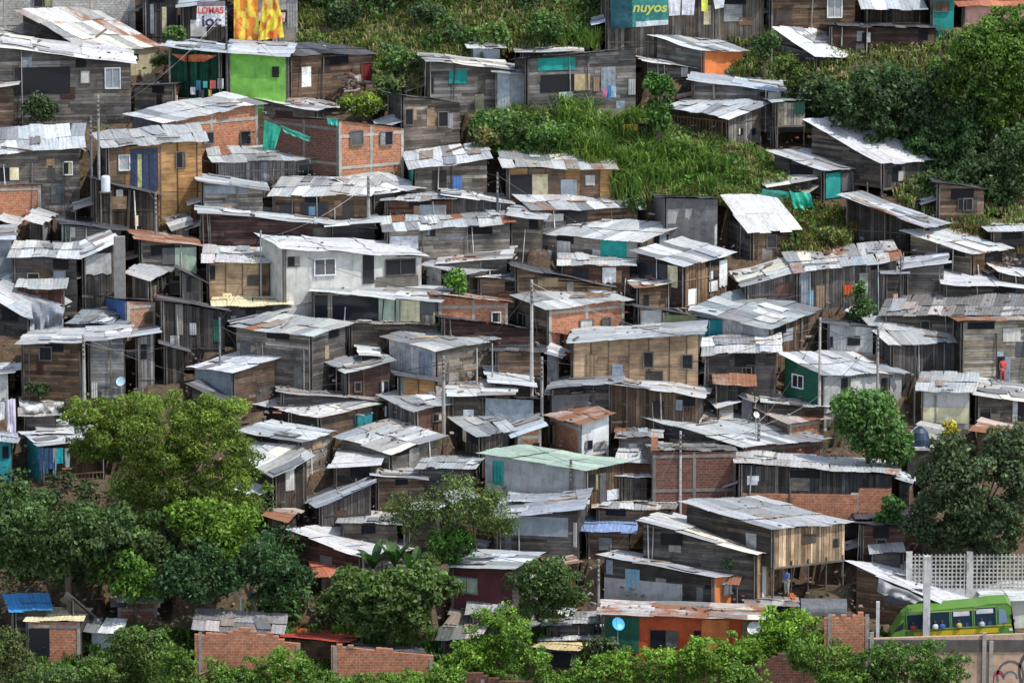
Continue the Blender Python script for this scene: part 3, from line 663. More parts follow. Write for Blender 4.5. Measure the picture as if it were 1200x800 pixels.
H('shack with dark window under white roof at the right edge', (1100,318),(1102,332),(1202,339), 366,'wb','wd','W', [(1152,342,1166,358,'h'),(1178,342,1192,358,'h:dgrey')])
H('small shack with blue fascia above the right edge', (1158,308),(1168,318),(1226,330), 348,'wd','wd','W')
H('low shack under flat dark rubble roof with rusty end', (1046,351),(1030,370),(1212,370), 402,'wd','wd','k')
# third belt, left
H('small blue walled hut cut by the left edge', (-34,268),(-28,282),(20,280), 326,'pl:steel','pl:steel','w', name='painted_house', cat='house')
H('deep dark shack with white patched roof left of the concrete pier', (12,285),(10,302),(96,304), 352,'wd','wd','w', dep=4.8)
H('dark shack hung with white plastic under a tilted white roof', (72,293),(94,304),(144,282), 352,'wd','vd','w', [(98,296,130,322,'t:palegrey')])
H('dark shadowed shack under the vertical board shack', (62,252),(70,263),(148,270), 300,'wd','wg','d', [(66,266,78,280,'t:tealblue'),(82,266,88,278,'p:palegrey')])
H('grey hut with mint panel under rusted ridge', (146,272),(160,281),(237,289), 328,'wd','wg','r', [(205,289,234,323,'p:mint'),(190,290,204,310,'h:dgrey')])
H('tan board shack with tall dark window under pale roof', (236,291),(238,308),(322,309), 350,'wg','ply:wt','m', [(244,311,252,327,'h')])
H('gabled grey hut with rust edged white roof on the left', (146,321),(178,330),(209,310), 358,'vd','vg','w')
H('dark annexe of vertical boards behind the gabled hut', (204,310),(207,315),(244,332), 362,'vg','vg','d', [(219,324,224,342,'h')])
H('pinkish brick hut with small window and blue side', (118,348),(148,352),(183,353), 392,'pl:blue','bp','d', [(170,366,177,377,'w:wb')], over=.08)
H('tall dark vertical board shack with pale slats right of the brick hut', (180,346),(185,351),(270,365), 414,'vd','vd','d', [(206,354,214,392,'p:wl'),(222,378,230,392,'p:palegrey'),(250,374,257,400,'p:dkgreen')])
H('shack wrapped in crumpled silver grey plastic', (-26,343),(36,374),(78,352), 396,'wd','tp:silver','w', [])
H('low shack with grey roof behind the crumpled plastic', (94,364),(76,380),(146,381), 396,'wd','wg','g')
H('brown plank shack with blue black window at left', (32,389),(20,403),(99,401), 470,'wd','wb','w', [(47,407,60,421,'w:black')])
H('grey board shack with tall pole in front left of the big tree', (98,386),(99,399),(152,395), 470,'wg','wl','w', [(105,448,114,466,'p:pale')])
H('weathered board shack with small black window above the big tree', (150,388),(155,395),(188,390), 452,'wg','vg','g', [(165,403,172,420,'h'),(154,420,162,445,'p:pale')])
H('dark board shack behind the pole above the big tree', (184,398),(188,402),(222,412), 450,'wd','vd','d')
H('grey blue fronted house with brown side and pale roof right of the big tree', (216,435),(273,437),(330,418), 482,'pl:steel','wb','w', [], name='painted_house', cat='house')
H('dark lean-to with teal awning beside the big tree', (216,449),(266,472),(294,466), 500,'wd','wd','d', [(270,470,290,495,'h')])
H('small shack with tan roof left of the white plastered house', (246,344),(250,359),(342,358), 380,'wd','wd','cream')
H('low shack with lumpy white roof below the tan roof', (262,364),(270,380),(340,364), 392,'wd','wd','w')
H('wide old grey board shack with vertical fence boards below', (266,389),(366,395),(413,378), 462,'wg','wd','w', [(268,426,296,455,'p:wb')], dep=5)
H('open fronted shack with mint and cream walls under white roof', (374,332),(360,342),(516,354), 380,'wd','vl','w', [(365,346,384,378,'h'),(390,348,444,378,'h'),(444,350,470,378,'p:mint'),(470,352,492,376,'p:cream'),(492,354,510,368,'h:dgrey'),(508,366,511,378,'p:cream')])
H('low orange brick house with white framed window right of the mint shack', (502,342),(508,346),(602,355), 382,'br','br','r', [(577,366,586,377,'f')])
H('long dark red brown plank shack below the low brick house', (505,366),(514,371),(668,392), 410,'wr','wr','d', [(640,420,662,434,'p:maroon')])
H('long dark shack row left of the red brown plank shack', (400,372),(405,379),(520,381), 402,'wd','wd','k')
H('grey panel shack with dark wooden side under pale roof', (445,399),(511,412),(586,398), 447,'sh:palegrey','wg','w', [(492,414,506,440,'t:steel')], dep=5)
H('scrap of shack with small white roof beside the grey panel shack', (414,402),(420,416),(448,418), 440,'wd','wd','w')
H('orange brick house with side window and white roof in the centre', (598,351),(641,364),(742,351), 398,'wb','br','w', [(680,374,694,391,'w:pale'),(706,372,714,389,'w:dgrey'),(608,370,620,382,'w')], dep=4.8)
H('grey, olive and teal panelled shack row right of the brick house', (738,353),(744,359),(852,377), 398,'wd','vg','d', [(745,362,775,387,'p:palegrey'),(776,365,816,388,'p:olive'),(817,373,848,396,'p:tealblue')])
H('wide board house lit orange at its right end with two square windows', (672,391),(664,402),(824,392), 452,'wd','ply:wt','w', [(755,413,765,430,'w'),(800,416,811,431,'w'),(686,415,700,440,'p:wt')], dep=5)
H('dark grey board shack below the teal and grey shack', (826,398),(822,417),(916,413), 462,'vd','wd','w', [], dep=4.6)
H('white grey metal walled shack with light blue roof and brown side', (808,367),(902,386),(968,362), 420,'sh:palegrey','vb','g', [(817,374,847,394,'p:tealblue'),(872,395,882,402,'h')], dep=6)
H('pale grey panelled shack with two dark windows left of the blue patched roof', (962,372),(966,379),(1030,384), 420,'wd','sh:palegrey','d', [(964,394,976,406,'h'),(993,394,1008,404,'h')])
H('dark vertical board shack under white roof with blue patched corner', (1012,376),(1042,404),(1167,402), 444,'vd','vd','w', [(1145,404,1166,444,'h')], dep=5)
H('pale weatherboard house with a doorway by the right edge', (1112,371),(1122,377),(1226,374), 450,'wd','wl','r', [(1168,417,1184,448,'h'),(1175,384,1196,400,'p:pale')])
H('green sided house with white board front and two dark doors', (911,418),(962,439),(1070,438), 486,'pl:dkgreen','vl','w', [(930,441,942,452,'f'),(985,442,993,462,'h'),(1032,442,1040,474,'h'),(965,440,984,484,'p:palegrey'),(1042,440,1066,482,'p:palegrey'),(996,440,1030,482,'p:pale')], dep=5, name='painted_house', cat='house')
H('white walled shack under rust and white roof near the right edge', (1084,437),(1073,458),(1141,460), 500,'sh:pale','pl:pale','w', [(1075,478,1140,494,'p:cream'),(1095,462,1098,494,'p:grey')])
H('dark fronted shack with long rusty roof at the right edge', (1128,439),(1140,462),(1216,472), 496,'wd','wg','m', [(1148,478,1160,494,'w'),(1186,468,1200,494,'h')])
# lower belt
H('brick and board house with two little windows and pale posts', (380,428),(403,438),(465,423), 470,'vg','ply:wr','w', [(416,448,422,458,'w'),(447,446,454,460,'w')])
H('small orange board house with teal door', (455,432),(463,440),(518,448), 474,'wd','ply:wo','d', [(463,440,472,468,'p:tealblue'),(502,458,510,466,'p:palegrey')])
H('dark shack under round white roof left of the two poles', (566,430),(572,448),(628,452), 470,'wd','wd','W')
H('shack beneath a scrap strewn roof behind the thin pole', (525,449),(523,464),(604,463), 486,'wb','wd','m')
H('shack covered in dark blue grey plastic beside the poles', (560,461),(563,465),(632,468), 494,'tp:dgrey','tp:steel','d')
H('large dark shack with patchwork roof holding a yellow sheet', (288,478),(374,490),(446,472), 508,'wd','wb','m', [(415,482,440,508,'p:tealblue'),(290,482,340,505,'h')], dep=5.4)
H('shack with brown brick side and grey roof beside the patchwork roof', (441,466),(486,483),(550,470), 500,'vg','ply:wr','w', [(507,484,517,493,'w'),(448,476,454,486,'p:white')])
H('shack with pale blue roof sheet near the big tree', (274,510),(354,519),(394,505), 560,'wd','wg','w', [(365,515,376,527,'p:wt'),(304,518,320,530,'p:dkred')])
H('low shack under a white and rust roof edge beside the big tree', (272,533),(320,560),(368,534), 596,'wd','vd','m', [(334,548,344,575,'p:pale')])
H('grey shack with wide patchwork roof and square corner', (388,517),(458,532),(522,510), 556,'wg','wg','m', [], dep=5)
H('low shack under bright white sheets below the pale blue roof', (394,527),(386,548),(446,545), 572,'wd','wd','W')
H('shack with long pale roof strip above the olive tree', (432,546),(436,558),(504,562), 590,'wd','wb','m')
H('grey roofed shack reaching towards the olive tree', (352,588),(371,595),(443,565), 622,'wd','vd','g', dep=5)
H('small shack with flat pale roof behind the olive tree', (498,536),(486,549),(556,550), 578,'pl:pale','wd','w')
H('shack with grey brown boards and bulky white roof load', (527,491),(560,513),(606,505), 540,'vd','vg','w')
H('grey slab roofed shack under the orange lit board house', (648,446),(640,457),(728,447), 480,'wd','wd','g')
H('dark brown shack under a white roof with rust corner', (722,440),(708,449),(824,466), 490,'wb','vb','w', [(766,470,778,486,'h'),(792,468,800,480,'p:steel')])
H('dark plastic sided shack behind the tall pole in the centre', (642,459),(640,463),(712,458), 486,'tp:steel','tp:dgrey','m')
H('house with red striped roof, brick side and bright white end wall', (636,489),(677,498),(723,484), 536,'br','pl:white','r', [(643,498,651,518,'w'),(685,515,694,526,'h'),(696,516,710,527,'h:grey')])
H('small brick hut under a grey sheet left of the red striped roof', (588,500),(601,511),(642,497), 540,'wd','br','g', [(624,518,632,530,'h')])
H('broad shack under the widest grey white roof', (745,491),(872,524),(978,515), 552,'wd','bd','w', [], dep=7)
H('low grey shack between the white wall and the dark brick house', (724,500),(721,512),(776,513), 536,'wd','wg','m', [(737,519,747,526,'p:palegrey')])
H('house with green roof, pale blue side wall and dark wooden end', (556,531),(687,551),(743,541), 608,'pl:palegrey','vb','green', [(578,540,590,566,'t:teal'),(702,553,709,595,'p:dgrey'),(690,555,700,575,'h')], name='painted_house', cat='house', dep=4.6)
H('tiny hut with white roof between green roof and dark brick house', (724,547),(721,558),(765,560), 590,'pl:palegrey','vd','w', [(744,566,750,582,'h')])
H('shack under rust brown sheets right of the white end wall', (730,519),(722,541),(800,546), 572,'wd','wr','m')
H('dark brick house with row of vents and concrete columns', (757,524),(764,528),(864,528), 594,'bd','bd','k', [], over=.05)
H('house with brick parapet and dark loggia under long white roof', (866,532),(861,543),(1052,557), 608,'wd','vd','w', [(862,579,1005,606,'b'),(1006,572,1050,604,'b'),(1010,560,1018,582,'h')], dep=5)
H('low brick house under a rusty red roof above the wide grey roof', (876,478),(924,497),(976,490), 514,'bd','br','r')
H('small white roofed shack above the rusty red roof', (894,463),(892,472),(972,478), 492,'wd','wd','w')
H('stilted lattice walled shack under wide white roof at lower right', (794,593),(905,620),(1004,613), 700,'wd','vt','w', [(976,630,983,640,'h')], dep=5.5, stilts=666)
H('small orange brick hut with concrete lintel behind the dark trees', (1000,596),(1003,608),(1082,606), 640,'bd','wr','d', [(1012,618,1022,640,'h')])
H('dark plank wall house above the white workshop roof', (1000,606),(1004,614),(1068,616), 668,'wr','wr','d')
H('workshop under big bright white roof behind the bus', (995,664),(1104,707),(1172,704), 742,'wb','wd','W', [(1036,678,1082,706,'t:dgrey')], dep=6, cat='workshop', name='workshop')
H('low building with white roof in front of the lattice wall', (1142,688),(1156,706),(1222,702), 738,'pl:pale','pl:pale','W', name='plastered_house', cat='house')
H('grey blue upper walled shack with dark planks behind the olive tree', (588,586),(574,607),(683,598), 652,'wd','wd','g', [(600,606,666,626,'p:steel'),(672,612,683,640,'t:palegrey')])
H('shack with slate blue front roof in the lower centre', (688,602),(682,623),(744,625), 652,'wd','wb','blue', [])
H('big shack with long rust streaked roof falling to the right', (744,614),(889,651),(930,641), 706,'wd','vt','m', [(892,656,897,700,'p:white')], dep=6)
H('long dark plank house with grey lower panels and orange end', (697,655),(838,677),(874,672), 722,'wd','pl:orange','w', [(705,684,800,712,'p:palegrey'),(733,667,750,689,'p:sky'),(847,680,859,697,'g:pale')], dep=4, name='painted_house', cat='house')
H('orange and green painted house behind the bushes with black window', (706,707),(700,719),(896,726), 776,'pl:dkgreen','pl:orangered','m', [(702,722,749,764,'p:dkgreen'),(762,738,794,758,'h'),(813,738,821,765,'h'),(822,726,855,765,'p:orange'),(870,728,894,766,'p:olive')], name='painted_house', cat='house', dep=3.6)
H('little brick hut under a yellowish sheet roof', (622,759),(676,762),(694,751), 796,'bd','wg','yel', [(626,764,636,774,'p:palegrey'),(646,764,672,780,'h')])
H('low shack with pale sheets between round tree and orange house', (636,737),(632,751),(720,748), 770,'wd','wg','w')
H('low shack with three white slabs on the roof left of the orange house', (640,722),(636,734),(704,730), 756,'wd','wd','w')
H('maroon walled house with grey green window behind the leafy tree', (560,646),(522,664),(604,667), 704,'pl:maroon','pl:maroon','w', [(535,678,560,692,'w:mint')], name='painted_house', cat='house')
H('house with dark shingled roof and blue plastic sheet', (532,709),(512,749),(562,750), 772,'wd','wd','k', dep=6)
H('low shack under white grey sheets left of the round tree', (552,695),(546,720),(600,717), 744,'wd','wd','w')
H('low house under brilliant white roof left of the banana plants', (332,626),(424,654),(494,642), 686,'wr','wd','W', dep=6)
H('narrow pale roofed shack above the brilliant white roof', (400,600),(394,612),(472,616), 640,'wd','wg','w')
H('small house with orange tiles behind the leafy tree', (358,653),(372,677),(430,672), 700,'bd','bd','tile')
H('house with glossy blue roof panel at lower left', (2,696),(12,716),(62,716), 756,'wd','wd','bblue', dep=3)
H('grey gabled house behind the blue roof panel', (58,712),(80,694),(112,722), 752,'wg','wg','k', [])
H('brick hut with cream roof and dark doorway at lower left', (36,712),(30,728),(98,728), 772,'pl:pale','br','cream', [(34,736,58,768,'h')], over=.15)
H('ruined low brown wall house with plants on top', (126,700),(131,712),(192,706), 730,'bd','bd','k')
H('long brick house with grey roof and white gutter at the street', (228,717),(226,737),(334,744), 790,'br','br','k', [(232,736,334,741,'p:white')], dep=4)
H('low house with bright red roof', (326,735),(303,745),(408,752), 772,'wd','wb','red')
H('bare brick house wall right of the red roof', (386,752),(392,759),(500,765), 800,'br','br','d', over=.05)
H('low dark shack between red roof and leafy tree', (404,744),(410,752),(446,764), 774,'wd','wb','k')
H('open shack with washing and beige wall beside turquoise wall', (18,510),(46,522),(130,514), 568,'pl:tealblue','op:wb','w', [])
H('turquoise wall hut at the left edge', (-20,506),(-16,514),(20,518), 570,'pl:tealblue','pl:tealblue','g', [(3,522,10,536,'h')], name='painted_house', cat='house')
H('hidden low shack with pale roof above the washing', (44,492),(40,508),(86,508), 530,'wd','wd','w')
H('low shack under heaped whitish scrap sheets left of the big tree', (20,468),(24,488),(72,486), 512,'wd','wd','m')
H('dark hut with curved white side cut by the left edge', (-28,430),(-24,440),(16,436), 470,'wd','sh:pale','w')
H('crumpled silver sheet lean-to right of the cream roofed brick hut', (106,724),(100,740),(144,743), 764,'sh:silver','sh:silver','w', dep=2.5)
# fillers seen between the main roofs
H('low dark shack below the rubble at the right edge', (1150,262),(1158,272),(1222,270), 300,'wd','wd','w')
H('dark plank shack under trees on the right edge', (1088,206),(1094,214),(1160,222), 262,'wd','wb','d')
H('small dim shack behind the yellow cloth', (742,140),(748,146),(782,148), 176,'wd','wd','d')
H('pale roofed low shack right of the dark open shack', (518,296),(512,309),(600,303), 330,'wd','wg','m')
H('low grey roofed shack left of the brick house in the centre', (600,238),(592,252),(640,258), 290,'wg','wg','w')
H('brown shack with thin roof between pole and brick house', (560,318),(556,326),(640,330), 356,'wb','wb','w')
H('low dark shack left of the two poles', (578,402),(576,412),(640,412), 440,'wr','wb','d')
H('dark gap shack below the wide old board shack', (318,452),(325,459),(450,470), 478,'wd','wd','k')
H('low white roofed shack right of the green roof', (600,576),(596,588),(690,592), 620,'wd','wd','w')
H('low shack with rusty roof corner beneath the white hut', (700,584),(694,596),(790,598), 622,'wb','wb','m')
H('dark low shack below the stilted lattice shack', (870,700),(874,709),(940,711), 735,'wd','wd','k')
H('pale roofed low shack left of the gable hut', (30,428),(34,436),(60,438), 470,'wd','wd','d')
NB0 = len(ROWS)
finish_houses()
# ---------------- terrain ----------------
def grid_lines(a, b, fine0, fine1, st, big):
    r = []; x = a
    while x < b:
        r.append(x); x += st if fine0 <= x < fine1 else min(big, max(st, (fine0-x) if x < fine0 else big))
    r.append(b); return r
CELL = {}
for h in HOUSES:
    c = [h['C']+h['eu']*u+h['ev']*v for u in (-.7, h['Lu']+.7) for v in (-.7, h['Lv']+.7)]
    for i in range(int(min(p.x for p in c)//4), int(max(p.x for p in c)//4)+1):
        for j in range(int(min(p.y for p in c)//4), int(max(p.y for p in c)//4)+1): CELL.setdefault((i, j), []).append(h)
def terrain():
    xs = grid_lines(-900, 900, -48, 48, .4, 60); ys = grid_lines(-200, 1600, 340, 435, .4, 40)
    v = []; f = []
    for y in ys:
        for x in xs:
            z = hz(y)
            if -48 <= x <= 48 and 340 <= y <= 435: z += .35*noise.noise(Vector((x*.3, y*.3, 1))) + .15*noise.noise(Vector((x*1.1, y*1.1, 4))) - .12
            elif y > 520 or abs(x) > 80: z += 6*noise.noise(Vector((x*.01, y*.01, 7)))*min(1, max(abs(x)-60, y-500, 0)/100)
            if abs(x) < 48 and 340 <= y <= 435:
                # each house stands on its own cut terrace
                for h in CELL.get((int(x//4), int(y//4)), ()):
                    dx, dy = x-h['C'].x, y-h['C'].y; dt = h['eu'].x*h['ev'].y-h['eu'].y*h['ev'].x; u = (dx*h['ev'].y-dy*h['ev'].x)/dt; w_ = (dy*h['eu'].x-dx*h['eu'].y)/dt
                    if -.7 < u < h['Lu']+.7 and -.7 < w_ < h['Lv']+.3: z = min(z, h['gz']-.05)
            v.append((x, y, z))
    n = len(xs)
    for j in range(len(ys)-1):
        for i in range(n-1): a = j*n+i; f.append((a, a+1, a+n+1, a+n))
    me = bpy.data.meshes.new('hillside'); me.from_pydata(v, [], f); me.materials.append(MT['earth']); me.polygons.foreach_set('use_smooth', [True]*len(f))
    o = bpy.data.objects.new('hillside_ground', me); COL.objects.link(o); tag(o, 'bare brown earth and weeds of the hillside', None, None, 'structure')
terrain()

# ---------------- vegetation ----------------
def leaf(m, p, nrm, s, c, rnd, long=1.7):
    t = nrm.cross(Vector((rnd.gauss(0,1), rnd.gauss(0,1), rnd.gauss(0,1))))
    if t.length < 1e-4: return
    t.normalize(); b = nrm.cross(t)
    m.poly([p - t*s*long*.5, p - b*s*.5 + nrm*s*.1, p + t*s*long*.5, p + b*s*.5 + nrm*s*.1], None, c)
def rdir(rnd):
    while True:
        v = Vector((rnd.uniform(-1,1), rnd.uniform(-1,1), rnd.uniform(-1,1)))
        if .05 < v.length < 1: return v.normalized()
def lobe(m, c, r, col, size, dens, rnd, var=.28, flat=1.0):
    n = int(dens*r*r*9)
    lc = vary(col, .16, rnd)
    for _ in range(n):
        d = rdir(rnd)
        if d.z < -.55 and rnd.random() < .8: continue
        k = rnd.uniform(.7, 1.1) if rnd.random() < .78 else (rnd.uniform(.3, .75) if rnd.random() < .75 else rnd.uniform(1.1, 1.45))
        k *= 1+.28*noise.noise(d*1.7+c)
        p = c + Vector((d.x*r*k, d.y*r*k, d.z*r*k*flat))
        nm = (d*.6 + rdir(rnd)*.75 + Vector((0,0,.35))).normalized()
        cc = vary(lc, var, rnd)
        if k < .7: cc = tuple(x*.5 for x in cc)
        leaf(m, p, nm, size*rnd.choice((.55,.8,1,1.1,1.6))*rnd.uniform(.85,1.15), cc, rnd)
def tree(name, label, ells, base, col, size=.2, dens=46, sub=.27, flat=.8, limbs=6, group=None, cat='tree', airy=0, bark=(.10,.08,.06), parts=True, seed=''):
    rnd = random.Random(hash_(label+seed)); col = tuple(x*k for x, k in zip(col, (1.55,1.38,1.45))); Y = depth(*base); g = at(base[0], base[1], Y); mpp = Y/F/CP
    size *= .8; dens *= 1.5; root = empty(name, g, label, cat, group); m = MB(); cents = []
    for (cx, cy, rx, ry) in ells:
        c = at(cx, cy, Y+rnd.uniform(-.2,.2)*rx*mpp); RX, RZ = rx*mpp, ry*mpp; RY = RX*.75
        sr = min(RX, RZ); n = max(6, int(3.6*(RX*RZ)/(sub*sr)**2*.62*(1-airy*.4))); n = min(n, 230)
        for i in range(n):
            for _ in range(20):
                d = Vector((rnd.uniform(-1,1), rnd.uniform(-1,1), rnd.uniform(-1,1)))
                if .35 < d.length < 1: break
            if d.y > .3: d.y *= -1
            k = 1 - sub*.75
            r = sr*sub*rnd.choice((.5,.8,1,1,1.35))*rnd.uniform(.8, 1.2); k *= rnd.uniform(.78, 1.14)
            lc = c + Vector((d.x*RX*k, d.y*RY*k, d.z*RZ*k)); cents.append(lc)
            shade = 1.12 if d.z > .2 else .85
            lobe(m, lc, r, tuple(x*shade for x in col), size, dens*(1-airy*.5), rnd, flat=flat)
    m.build('crown', 'leaf', root)
    t = MB(); c0 = sum(cents, Vector())/len(cents); h = max(.6, c0.z-g.z); r0 = max(.05, min(.32, h*.05))
    if h > 0:
        mid = Vector((g.x+rnd.uniform(-.2,.2), g.y+rnd.uniform(-.2,.2), g.z+h*.45))
        t.tube([(g.x, g.y, g.z-.6), mid, (c0.x*.6+g.x*.4, c0.y*.6+g.y*.4, g.z+h*.9)], r0, bark, 8, r0*.5)
        for i in range(min(limbs, len(cents))):
            q = cents[(i*7) % len(cents)]; s = mid.lerp(c0, rnd.uniform(.1, .8)); mm = s.lerp(q, .5)+Vector((0,0,.25))
            t.tube([s, mm, q], r0*.4, bark, 5, r0*.12)
    t.build('trunk', 'wood', root); return root
DG, MG, LG, YG, OL = (.030,.060,.016), (.048,.105,.018), (.085,.185,.022), (.125,.165,.018), (.065,.090,.030)
SG = (.055,.075,.035)
tree('spreading_tree', 'big yellow green spreading tree left of centre, its crown over the roofs', [(180,505,95,55),(250,510,68,58),(118,492,52,34),(268,575,55,44),(195,575,75,52),(115,522,40,26)], (215,655), (.092,.152,.020), .10, 95, .17, .7, 8)
tree('broadleaf_tree', 'large glossy dark leaved tree at the left edge below the turquoise hut', [(60,622,98,60),(140,635,70,55),(10,605,60,48)], (80,715), (.044,.086,.024), .18, 48, .2, .8, 8)
tree('broadleaf_tree', 'bright green round tree touching the big spreading tree from below', [(257,625,58,42),(232,605,48,30)], (245,715), (.075,.145,.016), .17, 46, .33)
tree('broadleaf_tree', 'dark green tree with layered crown above the street lamp', [(314,668,56,46),(232,672,60,44)], (300,745), (.028,.068,.022), .18, 44, .22)
tree('young_tree', 'light green young tree between the two dark leafy trees', [(165,672,48,38)], (160,725), (.06,.14,.018), .18, 34, .36)
tree('broadleaf_tree', 'leafy tree with banana plants behind it in the lower middle', [(455,702,66,48),(412,698,42,38),(498,684,42,36)], (455,765), (.055,.100,.024), .2, 44, .22)
tree('feathery_tree', 'thin olive green feathery tree above the maroon house', [(530,592,76,42),(580,612,34,28),(480,600,36,28)], (530,690), (.07,.115,.028), .11, 44, .3, airy=.35)
tree('broadleaf_tree', 'small bright green tree under the olive feathery tree', [(528,640,36,30)], (530,695), (.055,.13,.02), .19, 38, .34)
tree('round_tree', 'dense round dark green tree left of the long plank house', [(645,685,58,46)], (650,752), (.045,.088,.022), .13, 60, .22)
tree('broadleaf_tree', 'glossy green tree in front of the white board house', [(1018,497,48,48),(1046,520,36,30),(1004,478,30,28)], (1018,572), (.050,.115,.026), .19, 44, .32)
tree('broadleaf_tree', 'large dark grey green tree at the right edge above the lattice wall', [(1145,560,86,68),(1192,538,50,56),(1108,602,55,48),(1155,622,70,42)], (1150,664), (.046,.078,.032), .17, 44, .2, airy=.12)
tree('yellow_flowering_bush', 'yellow speckled bush left of the large dark right edge tree', [(1112,505,22,14)], (1112,535), (.22,.20,.02), .16, 30, .4, cat='bush')
tree('broadleaf_tree', 'large bright green tree in the upper right corner', [(1155,72,68,58),(1190,30,45,30),(1185,118,55,50)], (1160,190), (.055,.115,.016), .17, 46, .2)
tree('broadleaf_tree', 'dark bushy tree left of the large upper right tree', [(1072,120,66,60),(1018,130,52,52)], (1065,186), (.035,.070,.024), .18, 46, .2)
tree('broadleaf_tree', 'mid green tree below the white roof at the upper right', [(985,118,44,32),(955,108,34,24)], (985,150), (.042,.075,.026), .18, 42, .22)
tree('broadleaf_tree', 'dark tree in front of the large upper right tree', [(1125,160,50,42),(1090,170,40,30)], (1120,198), (.038,.085,.026), .17, 44, .22)
tree('broadleaf_tree', 'low dark tree hanging over the upper right plank shack', [(1160,200,52,42),(1195,180,36,40)], (1160,236), (.040,.075,.026), .17, 40, .22)
tree('broadleaf_tree', 'small tree with yellow green tips beside the pale plank hut', [(915,78,26,20),(935,95,22,18)], (920,140), (.06,.10,.02), .17, 38, .36)
tree('bush', 'dark bush right of the orange end walled house', [(895,55,20,22)], (895,95), (.04,.08,.022), .16, 40, .4, cat='bush')
tree('bush', 'yellow green bush above the tall two storey brick house', [(428,122,28,20),(405,120,12,10)], (425,152), (.11,.17,.02), .17, 40, .36, cat='bush')
tree('bush', 'round dark bush beside the brown plank shack at upper left', [(47,128,27,23)], (47,158), (.035,.065,.024), .16, 44, .36, cat='bush')
tree('fern_tree', 'rosette leaved tree right of the patchwork shack', [(775,100,27,20),(772,130,20,30)], (770,185), (.045,.11,.022), .22, 36, .36)
tree('bush', 'bush behind the lettered banner hut', [(205,42,16,14),(190,66,14,16)], (200,86), (.055,.115,.03), .16, 36, .4, cat='bush')
tree('bush', 'dark green bush in front of the orange banner', [(292,40,13,9)], (292,52), (.03,.10,.03), .13, 44, .4, cat='bush')
tree('bush', 'olive bush at the foot of the tall dark shack', [(572,163,22,16)], (572,182), (.09,.10,.03), .16, 36, .4, cat='bush')
tree('slim_tree', 'slim dark green tree against the brown board shack', [(1008,358,19,24),(1008,340,10,14)], (1008,388), (.038,.085,.022), .14, 44, .4)
tree('climber', 'leafy green climber over the pale corrugated shack', [(533,328,16,14),(540,340,10,10)], (534,358), (.06,.15,.02), .15, 44, .4, cat='climbing plant')
tree('bush', 'small dark bush left of the white heaped sheets', [(44,455,18,12)], (44,474), (.03,.055,.02), .15, 34, .4, cat='bush')
tree('bush', 'small dark bush at the edge of the big spreading tree', [(80,482,20,12)], (80,498), (.05,.075,.03), .15, 34, .4, cat='bush')
tree('bush', 'green bush on the brick parapet house', [(1046,592,20,12),(1040,610,22,18)], (1045,640), (.04,.10,.022), .17, 40, .4, cat='bush')
tree('bush', 'green bush below the small orange brick hut', [(1085,625,24,12)], (1085,645), (.045,.10,.025), .16, 40, .4, cat='bush')
tree('bush', 'small bush beneath the rust streaked roof', [(855,660,12,14)], (855,690), (.035,.085,.03), .14, 36, .4, cat='bush')
tree('bush', 'grey green bush left of the little brick hut roof', [(705,755,26,16)], (705,785), (.055,.085,.035), .16, 38, .38, cat='bush')
# light green feathery bushes along the bottom
BB = [('at the lower left corner', [(12,760,26,40)], (.05,.085,.03)), ('below the brick hut with cream roof', [(60,790,40,24)], (.045,.095,.03)),
 ('tall one left of the long street brick house', [(165,745,40,32),(150,775,40,28)], (.05,.105,.026)), ('below the long street brick house', [(240,785,50,24),(205,765,26,22)], (.055,.125,.024)),
 ('left of the bare brick wall', [(330,775,44,26),(300,790,34,18)], (.06,.145,.022)), ('under the bare brick wall', [(385,795,34,18)], (.05,.115,.024)),
 ('right of the bare brick wall', [(475,795,42,18)], (.06,.145,.022)), ('tall bright one right of the shingled house', [(585,745,38,34),(560,775,40,28)], (.07,.165,.022)),
 ('left of the little brick hut', [(625,780,28,24),(608,755,18,20)], (.06,.14,.022)), ('right of the little brick hut', [(722,782,34,20)], (.07,.165,.022)),
 ('in front of the orange and green house', [(790,785,44,26),(830,770,34,26)], (.072,.17,.022)), ('big bright one before the curved canopy', [(920,742,44,26),(895,770,40,28)], (.075,.175,.022)),
 ('between canopy and brick wall', [(960,772,40,28)], (.06,.14,.024)), ('broad dark one below the green bus', [(1065,778,66,26),(1020,785,40,22)], (.042,.105,.022)),
 ('lowest one near the right corner', [(1100,792,34,16)], (.045,.11,.022)), ('in front of the small street plants', [(860,795,40,18)], (.06,.14,.022))]
for d_, el, c_ in BB:
    el = [(x, y-(4 if x > 520 else -6), rx*1.2, ry*(1.22 if x > 520 else 1.0)) for x, y, rx, ry in el]; cx, cy, rx, ry = el[0]
    tree('feathery_bush', 'feathery green bush '+d_, el, (cx, cy+ry+26), tuple(x*k for x, k in zip(c_, (1.35,1.15,1))), .12, 60, .21, .75, 6, 'feathery green bushes along the bottom', 'bush')
